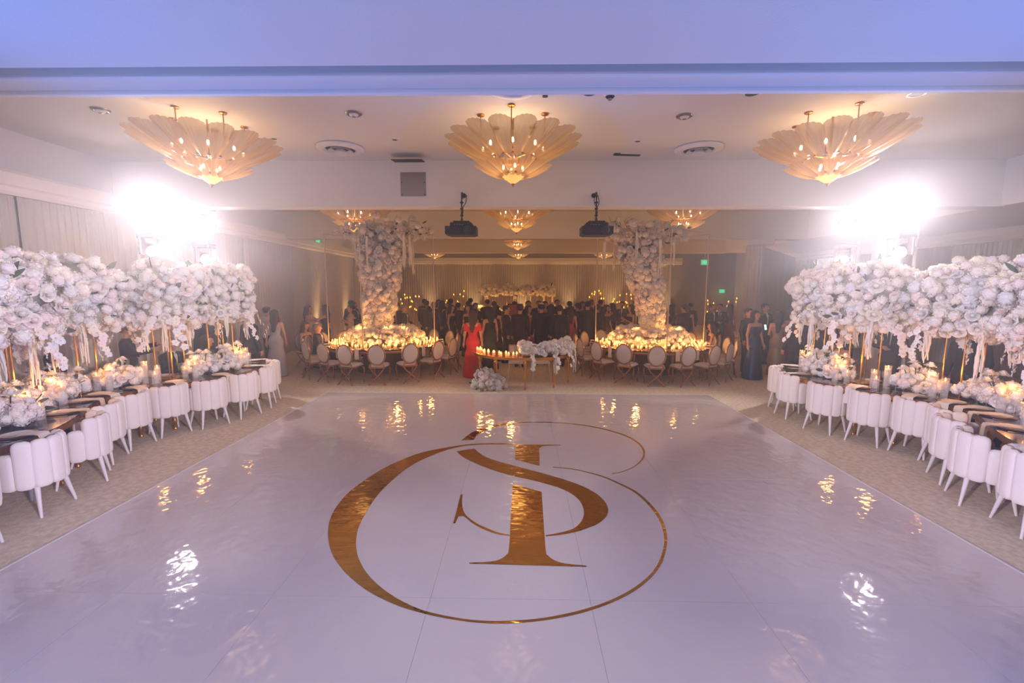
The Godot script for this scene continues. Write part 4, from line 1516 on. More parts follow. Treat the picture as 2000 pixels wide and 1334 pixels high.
func far_end() -> void:
	var ff := mat("far_flame", Color(1, 0.85, 0.4), 0.5)
	ff.emission_enabled = true
	ff.emission = Color(1.0, 0.72, 0.22)
	ff.emission_energy_multiplier = 3.0
	# drinks bar under flower crowns
	var t := thing("drinks_bar", "mirrored bar counter far behind the guests under flower crowns", "bar", Vector3(-0.1, 0, -24.3))
	obj("front_panel", bx(Vector3(-2.4, 0, -0.35), Vector3(2.4, 1.05, 0.35), 0.02), M["mirror_top"], t)
	obj("counter_top", bx(Vector3(-2.5, 1.05, -0.42), Vector3(2.5, 1.11, 0.42), 0.015), M["white_paint"], t)
	for k in 4:
		var g := RandomNumberGenerator.new()
		g.seed = 900 + k
		var x: float = [-1.65, -0.6, 0.35, 1.4][k]
		var c := thing("bar_flower_arrangement", "cream flower crown on slim gold rods on the far bar, %s of four" % ["first", "second", "third", "last"][k], "flower arrangement", Vector3(x, 1.11, -24.3), 0, "flower crowns on the far bar")
		var m := MB.new()
		for s in [Vector2(-0.12, -0.12), Vector2(0.12, -0.12), Vector2(-0.12, 0.12), Vector2(0.12, 0.12)]:
			m.tube([Vector3(s.x, 0, s.y), Vector3(s.x, 0.8, s.y)], 0.01, 5)
		obj("gold_rods", m, M["gold"], c)
		mound(c, Vector3(0, 1.02, 0), Vector3(0.5, 0.34, 0.4), 60, 0.08, 0.13, 0.5, g, -0.7)
		for j in 2:
			tassel(c, Vector3(g.randf_range(-0.35, 0.35), 0.75, 0.2), g.randf_range(0.3, 0.5), g)
	for q in [[-2.15, 0.32], [-0.05, 0.2], [2.1, 0.32], [1.75, 0.25]]:
		var g := RandomNumberGenerator.new()
		g.seed = 950 + int(q[0] * 10)
		var c := thing("low_bar_flowers", "%s low bunch of cream flowers on the far bar counter" % {-2.15: "end", -0.05: "middle", 2.1: "wide right", 1.75: "small right"}[q[0]], "flower arrangement", Vector3(q[0], 1.11, -24.1), 0, "low flowers on the far bar")
		mound(c, Vector3(0, 0.1, 0), Vector3(q[1], 0.12, 0.2), 20, 0.07, 0.1, 0.5, g, -0.4)
	for k in 5:
		omni("bar_light", Vector3(-2.2 + 1.1 * k, 1.35, -23.9), CANDLE, 0.4, 0.1)
		votive(Vector3(-2.2 + 1.1 * k, 1.1105, -23.98), "lit votive candle on the far bar counter, %s along it" % ["first", "second", "third", "fourth", "fifth"][k], "candles on the far bar", 1.3)
	var q := [[-5.0, -20.0, 16, 1.95, "tall gold candle tree with many small flames beside the left flower tree"], [-3.3, -21.0, 10, 2.1, "gold candle tree left of the far bar, nearer the flower tree"], [-2.6, -22.0, 8, 2.1, "gold candle tree left of the far bar, nearer the back drapes"], [3.5, -21.0, 9, 2.1, "gold candle tree right of the far bar behind the gold post"], [4.15, -21.5, 8, 1.75, "short gold candle tree right of the far bar"], [4.9, -22.0, 8, 2.1, "slim gold candle tree between the bar and the right flower tree"], [5.1, -19.5, 18, 1.95, "wide gold candle tree with many flames beside the right flower tree"], [8.6, -19.8, 10, 1.8, "gold candle tree in front of the far grey wall"], [10.0, -20.6, 5, 1.75, "small gold candle tree beside the slanting partition"]]
	for k in q.size():
		candle_tree(Vector3(q[k][0], 0, q[k][1]), q[k][2], q[k][3], q[k][4], 40 + k)
	# uplights that graze the drapes
	for u in [[Vector3(-7.95, 0.1, -17.6), "left wall drapes beside the left flower tree"], [Vector3(-7.95, 0.1, -20.6), "left wall drapes behind the guests"], [Vector3(7.9, 0.1, -27.55), "back drapes beyond the right flower tree"], [Vector3(9.3, 0.1, -27.55), "end of the back drapes by the grey wall"], [Vector3(-5.6, 0.1, -27.5), "back drapes behind the left candle trees"], [Vector3(3.0, 0.1, -27.5), "back drapes right of the bar"], [Vector3(5.6, 0.1, -27.5), "back drapes behind the right candle trees"], [Vector3(-2.9, 0.1, -27.55), "back drapes left of the bar"], [Vector3(0.1, 0.1, -27.55), "back drapes behind the bar"]]:
		var ul := thing("floor_uplight", "small uplight at the foot of the " + u[1], "uplight", u[0], 0, "uplights at the foot of the drapes")
		var m := MB.new()
		m.lathe([Vector2(0.0, -0.1), Vector2(0.09, -0.1), Vector2(0.09, 0.05), Vector2(0.075, 0.05), Vector2(0.07, 0.0)], 14)
		obj("housing", m, M["dark"], ul)
		m = MB.new()
		m.lathe([Vector2(0.07, 0.02), Vector2(0.0, 0.025)], 14)
		obj("lens", m, M["bulb"], ul)
		spot("uplight_beam", u[0] + Vector3(0, 0.06, 0), u[0] + Vector3(0.02 if u[0].x > -7 else -0.14, 3.0, -0.12 if u[0].x > -7 else 0.0), Color(1.0, 0.80, 0.55), 7.0, 24.0, 0.8, 0.05)


# ---------------------------------------------------------------- people: joined distance fields meshed as surface nets
class Field:
	var o: Vector3
	var c: float
	var nx: int
	var ny: int
	var nz: int
	var d := PackedFloat32Array()

	func _init(lo: Vector3, hi: Vector3, cell: float) -> void:
		o = lo
		c = cell
		nx = int((hi.x - lo.x) / cell) + 2
		ny = int((hi.y - lo.y) / cell) + 2
		nz = int((hi.z - lo.z) / cell) + 2
		d.resize(nx * ny * nz)
		d.fill(1.0)

	# tapered capsule; zs < 1 flattens it front to back
	func cap(a: Vector3, b: Vector3, ra: float, rb: float, k := 0.03, zs := 1.0) -> void:
		var r := maxf(ra, rb) + k + 2.0 * c
		var lo := (a.min(b) - Vector3(r, r, r) - o) / c
		var hi := (a.max(b) + Vector3(r, r, r) - o) / c
		var x0 := maxi(0, int(lo.x)); var x1 := mini(nx - 1, int(hi.x) + 1)
		var y0 := maxi(0, int(lo.y)); var y1 := mini(ny - 1, int(hi.y) + 1)
		var z0 := maxi(0, int(lo.z)); var z1 := mini(nz - 1, int(hi.z) + 1)
		var ab := b - a
		var inv := 1.0 / maxf(ab.length_squared(), 1e-9)
		var dr := rb - ra
		var iz := 1.0 / zs
		for y in range(y0, y1 + 1):
			for z in range(z0, z1 + 1):
				var at := (y * nz + z) * nx
				for x in range(x0, x1 + 1):
					var q := Vector3(o.x + x * c, o.y + y * c, o.z + z * c) - a
					var t := clampf(q.dot(ab) * inv, 0.0, 1.0)
					var e := q - ab * t
					e.z *= iz
					var s := e.length() - ra - dr * t
					var old := d[at + x]
					var h := k - absf(old - s)
					d[at + x] = minf(old, s) - (h * h * 0.25 / k if h > 0.0 else 0.0)

	func cut_above(y: float) -> void:
		for j in ny:
			var v := o.y + j * c - y
			if v > -2.0 * c:
				for i in nx * nz:
					d[j * nx * nz + i] = maxf(d[j * nx * nz + i], v)

	func cut_below(y: float) -> void:
		for j in ny:
			var v := y - (o.y + j * c)
			if v > -2.0 * c:
				for i in nx * nz:
					d[j * nx * nz + i] = maxf(d[j * nx * nz + i], v)

	func cut_face(zf: float, yf: float) -> void:
		for j in ny:
			for k in nz:
				var v := minf(o.z + k * c - zf, yf - (o.y + j * c))
				if v > -2.0 * c:
					for i in nx:
						var at := (j * nz + k) * nx + i
						d[at] = maxf(d[at], v)

	func into(m: MB) -> void:
		var at := {}
		var sx := 1
		var sz := nx
		var sy := nx * nz
		for y in ny - 1:
			for z in nz - 1:
				for x in nx - 1:
					var i := y * sy + z * sz + x
					var a := d[i]
					var n0 := a < 0.0
					var b := d[i + 1]; var e := d[i + sz]; var f := d[i + sz + 1]
					var g := d[i + sy]; var h := d[i + sy + 1]; var p := d[i + sy + sz]; var q := d[i + sy + sz + 1]
					if (b < 0.0) == n0 and (e < 0.0) == n0 and (f < 0.0) == n0 and (g < 0.0) == n0 and (h < 0.0) == n0 and (p < 0.0) == n0 and (q < 0.0) == n0:
						continue
					var v := [a, b, e, f, g, h, p, q]
					var sum := Vector3.ZERO
					var n := 0
					for ed in [[0, 1], [2, 3], [4, 5], [6, 7], [0, 2], [1, 3], [4, 6], [5, 7], [0, 4], [1, 5], [2, 6], [3, 7]]:
						var v0: float = v[ed[0]]
						var v1: float = v[ed[1]]
						if (v0 < 0.0) != (v1 < 0.0):
							var t := v0 / (v0 - v1)
							var p0 := Vector3(ed[0] & 1, ed[0] >> 2, (ed[0] >> 1) & 1)
							var p1 := Vector3(ed[1] & 1, ed[1] >> 2, (ed[1] >> 1) & 1)
							sum += p0.lerp(p1, t)
							n += 1
					at[i] = m.p(o + (Vector3(x, y, z) + sum / n) * c)
		for i in at:
			var x: int = i % nx
			var z: int = (i / nx) % nz
			var y: int = i / sy
			if y > 0 and z > 0 and (d[i] < 0.0) != (d[i + sx] < 0.0):
				_face(m, at, i, i - sy, i - sy - sz, i - sz, d[i] < 0.0)
			if x > 0 and z > 0 and (d[i] < 0.0) != (d[i + sy] < 0.0):
				_face(m, at, i, i - sz, i - sz - sx, i - sx, d[i] < 0.0)
			if x > 0 and y > 0 and (d[i] < 0.0) != (d[i + sz] < 0.0):
				_face(m, at, i, i - sx, i - sx - sy, i - sy, d[i] < 0.0)

	func _face(m: MB, at: Dictionary, a: int, b: int, e: int, f: int, inside: bool) -> void:
		if not (at.has(a) and at.has(b) and at.has(e) and at.has(f)):
			return
		if inside:
			m.t3(at[a], at[f], at[e]); m.t3(at[a], at[e], at[b])
		else:
			m.t3(at[a], at[b], at[e]); m.t3(at[a], at[e], at[f])


func hand(m: MB, wrist: Vector3, dir: Vector3, palm: Vector3, thumb: Vector3) -> void:
	dir = dir.normalized()
	thumb = (thumb - dir * thumb.dot(dir)).normalized()
	palm = dir.cross(thumb).normalized() * signf(dir.cross(thumb).dot(palm) + 0.001)
	m.tube([wrist - dir * 0.03, wrist + dir * 0.02, wrist + dir * 0.05, wrist + dir * 0.09], [0.024, 0.03, 0.036, 0.03], 8)
	for k in 4:
		var root := wrist + dir * 0.08 + thumb * (0.030 - 0.02 * k)
		var long: float = [0.072, 0.08, 0.075, 0.058][k]
		m.tube([root, root + dir * long * 0.5 + palm * 0.006, root + dir * long * 0.85 + palm * 0.025], [0.0095, 0.009, 0.007], 6)
	var tr := wrist + dir * 0.025 + thumb * 0.03
	m.tube([tr, tr + thumb * 0.025 + dir * 0.03 + palm * 0.01, tr + thumb * 0.03 + dir * 0.06 + palm * 0.02], [0.012, 0.010, 0.008], 6)


# spec: kind "suit" | "gown" | "dress" | "shirt", seated, arms [[elbow, wrist], [elbow, wrist]] (left is +x), hair, flare
func make_person(spec: Dictionary) -> Dictionary:
	var man: bool = spec.kind in ["suit", "shirt"]
	var sit: bool = spec.get("seated", false)
	var dy := -0.44 if sit else 0.0
	var w := 1.0 if man else 0.86
	var C := 0.019
	var out := {}
	var arms: Array = spec.arms
	var sh := [Vector3(0.185 * w, 1.40 + dy, -0.01), Vector3(-0.185 * w, 1.40 + dy, -0.01)]
	var lean: float = spec.get("lean", 0.0)
	var legs := []
	for s: float in [1.0, -1.0]:
		if sit:
			legs.append([Vector3(s * 0.09, 0.50, 0.0), Vector3(s * 0.12, 0.50, 0.42), Vector3(s * 0.12, 0.07, 0.40)])
		else:
			var st: float = spec.get("stride", 0.0) * s
			legs.append([Vector3(s * 0.085, 0.90, 0.0), Vector3(s * 0.095, 0.49, st * 0.5 + 0.02), Vector3(s * 0.10, 0.07, st - 0.02)])
	# --- body: head, neck, trunk, limbs, hands as one mesh
	var m := MB.new()
	var f := Field.new(Vector3(-0.62, 0.0, -0.42), Vector3(0.62, 1.54 + dy, 0.68 if sit else 0.5), C)
	f.cap(Vector3(0, 1.44 + dy, -0.015), Vector3(0, 1.53 + dy, 0.0), 0.055 * w, 0.05 * w)
	f.cap(Vector3(-0.12 * w, 1.385 + dy, -0.01), Vector3(0.12 * w, 1.385 + dy, -0.01), 0.062, 0.062, 0.05)
	f.cap(Vector3(0, 1.32 + dy, 0), Vector3(0, 1.08 + dy, 0), 0.125 * w, 0.105 * w, 0.06, 0.75)
	f.cap(Vector3(-0.05, 0.93 + dy, 0), Vector3(0.05, 0.93 + dy, 0), 0.115, 0.115, 0.08, 0.9)
	for k in 2:
		f.cap(sh[k], arms[k][0], 0.048 * w, 0.038 * w, 0.03)
		f.cap(arms[k][0], arms[k][1], 0.038 * w, 0.026 * w, 0.02)
		f.cap(legs[k][0], legs[k][1], 0.075, 0.052, 0.04)
		f.cap(legs[k][1], legs[k][2], 0.052, 0.034, 0.03)
	f.into(m)
	for k in 2:
		hand(m, arms[k][1], arms[k][1] - arms[k][0], Vector3(-0.5 + k, 0, 0.6), Vector3(0, 0.1, 1))
	var hd := Field.new(Vector3(-0.13, 1.46 + dy, -0.15), Vector3(0.13, 1.78 + dy, 0.17), 0.011)
	hd.cap(Vector3(0, 1.44 + dy, -0.015), Vector3(0, 1.55 + dy, 0.0), 0.054 * w, 0.05 * w, 0.02)
	hd.cap(Vector3(0, 1.645 + dy, -0.02), Vector3(0, 1.64 + dy, 0.025), 0.085, 0.078, 0.02)
	hd.cap(Vector3(0, 1.68 + dy, -0.01), Vector3(0, 1.66 + dy, 0.0), 0.072, 0.07, 0.03)
	hd.cap(Vector3(0, 1.59 + dy, 0.03), Vector3(0, 1.555 + dy, 0.055), 0.055, 0.032, 0.03)
	hd.cap(Vector3(0, 1.64 + dy, 0.10), Vector3(0, 1.612 + dy, 0.115), 0.010, 0.015, 0.015)
	hd.cap(Vector3(-0.035, 1.662 + dy, 0.085), Vector3(0.035, 1.662 + dy, 0.085), 0.016, 0.016, 0.02)
	for s: float in [1.0, -1.0]:
		hd.cap(Vector3(s * 0.084, 1.645 + dy, -0.005), Vector3(s * 0.08, 1.615 + dy, 0.0), 0.017, 0.011, 0.01)
	hd.into(m)
	out["body"] = [m.mesh(), "skin"]
	m = MB.new()
	for s: float in [1.0, -1.0]:
		m.ball(Vector3(s * 0.032, 1.638 + dy, 0.097), Vector3(0.014, 0.009, 0.008), 8, 4)
		m.box(Vector3(s * 0.032, 1.664 + dy, 0.101), Vector3(0.034, 0.007, 0.008), 0.002)
	out["eyes"] = [m.mesh(), "hair"]
	m = MB.new()
	m.ball(Vector3(0, 1.582 + dy, 0.088), Vector3(0.024, 0.008, 0.008), 8, 4)
	out["mouth"] = [m.mesh(), "lips"]
	# --- hair
	if spec.hair != "bald":
		m = MB.new()
		hd = Field.new(Vector3(-0.2, 1.12 + dy if spec.hair == "long" else 1.46 + dy, -0.24), Vector3(0.2, 1.82 + dy, 0.16), 0.016 if spec.hair == "long" else 0.013)
		hd.cap(Vector3(0, 1.668 + dy, -0.03), Vector3(0, 1.672 + dy, 0.015), 0.098, 0.09, 0.02)
		if spec.hair == "long":
			hd.cap(Vector3(0, 1.66 + dy, -0.04), Vector3(0, 1.45 + dy, -0.09), 0.10, 0.085, 0.04)
			hd.cap(Vector3(0, 1.45 + dy, -0.09), Vector3(0.02, 1.22 + dy, -0.12), 0.08, 0.045, 0.04)
			for s: float in [1.0, -1.0]:
				hd.cap(Vector3(s * 0.07, 1.68 + dy, 0.02), Vector3(s * 0.10, 1.47 + dy, 0.0), 0.035, 0.03, 0.03)
			hd.cut_face(0.05, 1.705 + dy)
		elif spec.hair == "bun":
			hd.cap(Vector3(0, 1.67 + dy, -0.13), Vector3(0, 1.66 + dy, -0.14), 0.05, 0.05, 0.02)
			hd.cut_face(0.048, 1.71 + dy)
			hd.cut_below(1.55 + dy)
		else:
			hd.cut_face(0.04, 1.705 + dy)
			hd.cut_face(-0.02, 1.63 + dy)
			hd.cut_below(1.565 + dy)
		hd.into(m)
		out["hair"] = [m.mesh(), "hair"]
	# --- clothes
	if man:
		if true:
			m = MB.new()
			f = Field.new(Vector3(-0.62, 0.7 + dy, -0.42), Vector3(0.62, 1.56 + dy, 0.6), C)
			f.cap(Vector3(-0.13, 1.385 + dy, -0.01), Vector3(0.13, 1.385 + dy, -0.01), 0.082, 0.082, 0.05)
			f.cap(Vector3(0, 1.34 + dy, 0), Vector3(0, 1.08 + dy, 0), 0.165, 0.155, 0.06, 0.78)
			f.cap(Vector3(0, 1.06 + dy, 0), Vector3(0, 0.86 + dy, 0), 0.158, 0.185, 0.05, 0.78)
			f.cap(Vector3(0, 1.42 + dy, -0.02), Vector3(0, 1.46 + dy, -0.02), 0.07, 0.062, 0.04)
			for k in 2:
				f.cap(sh[k], arms[k][0], 0.068, 0.056, 0.03)
				f.cap(arms[k][0], arms[k][1], 0.056, 0.043, 0.02)
			f.cut_above(1.485 + dy)
			f.cut_below((0.80 if spec.kind == "suit" else 0.90) + dy)
			f.into(m)
			out["jacket" if spec.kind == "suit" else "shirt"] = [m.mesh(), "jacket" if spec.kind == "suit" else "shirt"]
		if spec.kind == "suit":
			m = MB.new()
			f = Field.new(Vector3(-0.12, 1.0 + dy, -0.1), Vector3(0.12, 1.56 + dy, 0.24), 0.013)
			f.cap(Vector3(0, 1.455 + dy, 0.03), Vector3(0, 1.40 + dy, 0.075), 0.055, 0.06, 0.03)
			f.cap(Vector3(0, 1.40 + dy, 0.085), Vector3(0, 1.06 + dy, 0.108), 0.06, 0.022, 0.02)
			f.cut_above(1.515 + dy)
			f.into(m)
			out["shirt"] = [m.mesh(), "shirt"]
			m = MB.new()
			m.tube([Vector3(0, 1.475 + dy, 0.10), Vector3(0, 1.44 + dy, 0.135), Vector3(0, 1.3 + dy, 0.155), Vector3(0, 1.12 + dy, 0.143)], [0.02, 0.017, 0.024, 0.02], 6)
			out["tie"] = [m.mesh(), "jacket"]
		m = MB.new()
		f = Field.new(Vector3(-0.32, 0.0, -0.36), Vector3(0.32, 1.02 + dy, 0.66 if sit else 0.4), C)
		f.cap(Vector3(-0.06, 0.93 + dy, 0), Vector3(0.06, 0.93 + dy, 0), 0.125, 0.125, 0.05, 0.95)
		for k in 2:
			f.cap(legs[k][0], legs[k][1], 0.098, 0.076, 0.03)
			f.cap(legs[k][1], legs[k][2], 0.076, 0.062, 0.03)
		f.cut_below(0.045)
		f.into(m)
		out["trousers"] = [m.mesh(), "trousers"]
	else:
		m = MB.new()
		var fl: float = spec.get("flare", 0.30)
		f = Field.new(Vector3(-0.5, 0.0, -0.5), Vector3(0.5, 1.45 + dy, 0.68), C)
		f.cap(Vector3(-0.045, 1.29 + dy, 0.02), Vector3(0.045, 1.29 + dy, 0.02), 0.122, 0.122, 0.05, 0.82)
		f.cap(Vector3(0, 1.26 + dy, 0), Vector3(0, 1.08 + dy, 0), 0.128, 0.112, 0.05, 0.8)
		f.cap(Vector3(-0.04, 0.92 + dy, -0.015), Vector3(0.04, 0.92 + dy, -0.015), 0.135, 0.135, 0.08, 0.95)
		var hem: float = spec.get("hem", 0.015)
		if sit:
			for k in 2:
				f.cap(legs[k][0], legs[k][1], 0.11, 0.10, 0.06)
				f.cap(legs[k][1], legs[k][2] + Vector3(0, 0.1, 0), 0.10, 0.09, 0.05)
		else:
			f.cap(Vector3(0, 0.92, 0), Vector3(0, 0.5, 0), 0.15, 0.14 + fl * 0.2, 0.08, 0.95)
			f.cap(Vector3(0, 0.55, 0), Vector3(0, -0.05, spec.get("train", 0.0)), 0.14 + fl * 0.2, fl, 0.08, 0.95)
		f.cut_above(spec.get("neck", 1.36) + dy)
		f.cut_below(hem)
		if spec.get("sleeves", false):
			for k in 2:
				var e: Vector3 = sh[k].lerp(arms[k][0], 0.55)
				f.cap(sh[k].lerp(arms[k][0], 0.15), e, 0.062, 0.058, 0.03)
		f.into(m)
		out["dress"] = [m.mesh(), "dress"]
	m = MB.new()
	for k in 2:
		var a: Vector3 = legs[k][2]
		var foot := [a + Vector3(0, -0.035, -0.05), a + Vector3(0, -0.035, 0.02), a + Vector3(0, -0.045, 0.11), a + Vector3(0, -0.05, 0.16)]
		m.tube(foot, [0.036, 0.042, 0.036, 0.018] if man else [0.028, 0.032, 0.028, 0.014], 8)
	out["shoes"] = [m.mesh(), "shoes"]
	return out


var people_kinds := {}


func person(kind: String, label: String, at: Vector3, turn: float, looks := {}, tall := 1.0) -> Node3D:
	if not people_kinds.has(kind):
		people_kinds[kind] = make_person(SPECS[kind])
	var t := thing("person", label, "person", at, turn, "wedding guests")
	t.scale = Vector3(tall, tall, tall)
	var base := {"skin": "skin", "lips": "lips", "hair": "hair_dark", "jacket": "suit_black", "shirt": "shirt_white", "trousers": "suit_black", "dress": "dress_black", "shoes": "shoe_black"}
	var parts: Dictionary = people_kinds[kind]
	var body: Node3D = null
	for key in parts:
		var slot: String = parts[key][1]
		var mname: String = looks.get(slot, base[slot])
		var o := obj(key, parts[key][0], M[mname], body if key in ["eyes", "mouth"] else t)
		if key == "body":
			body = o
	return t


func people_stock() -> void:
	for d in [["skin", Color(0.74, 0.55, 0.44)], ["skin_tan", Color(0.62, 0.43, 0.33)], ["lips", Color(0.55, 0.25, 0.22)], ["hair_dark", Color(0.06, 0.045, 0.04)], ["hair_brown", Color(0.22, 0.14, 0.09)], ["hair_grey", Color(0.48, 0.46, 0.45)], ["suit_black", Color(0.035, 0.037, 0.045)], ["suit_navy", Color(0.06, 0.08, 0.13)], ["suit_grey", Color(0.13, 0.14, 0.16)], ["shirt_white", Color(0.82, 0.80, 0.78)], ["shoe_black", Color(0.03, 0.03, 0.03)], ["dress_black", Color(0.05, 0.05, 0.055)], ["dress_red", Color(0.75, 0.06, 0.07)], ["dress_cream", Color(0.72, 0.62, 0.52)], ["dress_rose", Color(0.60, 0.28, 0.25)], ["dress_green", Color(0.06, 0.16, 0.15)], ["dress_plum", Color(0.20, 0.13, 0.17)], ["dress_pale", Color(0.62, 0.60, 0.62)], ["kippah", Color(0.75, 0.72, 0.68)]]:
		mat(d[0], d[1], 0.8 if not d[0].begins_with("skin") else 0.55)
	var s := mat("dress_sequin", Color(0.10, 0.17, 0.28), 0.35, 0.4)
	var im := Image.create(256, 256, false, Image.FORMAT_RGB8)
	var g := RandomNumberGenerator.new()
	g.seed = 5
	im.fill(Color(0.45, 0.5, 0.6))
	for k in 5200:
		im.set_pixel(g.randi() % 256, g.randi() % 256, Color(1, 1, 1) if k % 3 else Color(0.15, 0.2, 0.3))
	s.albedo_color = Color(0.22, 0.36, 0.55)
	s.albedo_texture = ImageTexture.create_from_image(im)
	s.uv1_triplanar = true
	s.uv1_scale = Vector3(0.6, 0.6, 0.6)
	s = mat("dress_gold", Color(0.55, 0.44, 0.32), 0.5, 0.3)


const DOWN := [[Vector3(0.235, 1.13, -0.03), Vector3(0.245, 0.89, 0.05)], [Vector3(-0.235, 1.13, -0.03), Vector3(-0.245, 0.89, 0.05)]]
const GLASS := [[Vector3(0.24, 1.13, -0.02), Vector3(0.14, 1.17, 0.23)], [Vector3(-0.235, 1.13, -0.03), Vector3(-0.245, 0.89, 0.05)]]
const FOLD := [[Vector3(0.25, 1.13, 0.02), Vector3(0.02, 1.12, 0.22)], [Vector3(-0.25, 1.13, 0.02), Vector3(-0.03, 1.10, 0.24)]]
const HUG := [[Vector3(0.27, 1.28, 0.16), Vector3(0.14, 1.33, 0.40)], [Vector3(-0.26, 1.22, 0.14), Vector3(-0.12, 1.24, 0.38)]]
const W_DOWN := [[Vector3(0.205, 1.14, -0.02), Vector3(0.235, 0.90, 0.05)], [Vector3(-0.205, 1.14, -0.02), Vector3(-0.235, 0.90, 0.05)]]
const W_PHONE := [[Vector3(0.20, 1.13, 0.02), Vector3(0.09, 1.25, 0.25)], [Vector3(-0.20, 1.13, 0.0), Vector3(-0.06, 1.20, 0.24)]]
const SIT := [[Vector3(0.24, 0.72, 0.06), Vector3(0.14, 0.78, 0.30)], [Vector3(-0.24, 0.72, 0.06), Vector3(-0.14, 0.78, 0.30)]]
const SPECS := {
	"man": {"kind": "suit", "hair": "short", "arms": DOWN},
	"man_glass": {"kind": "suit", "hair": "short", "arms": GLASS, "stride": 0.06},
	"man_fold": {"kind": "suit", "hair": "short", "arms": FOLD},
	"man_hug": {"kind": "suit", "hair": "short", "arms": HUG},
	"man_shirt": {"kind": "shirt", "hair": "short", "arms": GLASS},
	"man_bald": {"kind": "suit", "hair": "bald", "arms": DOWN},
	"man_seated": {"kind": "suit", "hair": "short", "arms": SIT, "seated": true},
	"gown": {"kind": "gown", "hair": "long", "arms": W_DOWN, "flare": 0.27},
	"gown_full": {"kind": "gown", "hair": "long", "arms": W_DOWN, "flare": 0.30, "sleeves": true, "neck": 1.345},
	"gown_bun": {"kind": "gown", "hair": "bun", "arms": W_PHONE, "flare": 0.24},
	"gown_phone": {"kind": "gown", "hair": "long", "arms": W_PHONE, "flare": 0.22},
	"gown_hug": {"kind": "gown", "hair": "long", "arms": HUG, "flare": 0.25},
	"dress_knee": {"kind": "gown", "hair": "long", "arms": W_DOWN, "flare": 0.24, "hem": 0.42},
	"woman_seated": {"kind": "gown", "hair": "long", "arms": SIT, "seated": true},
}


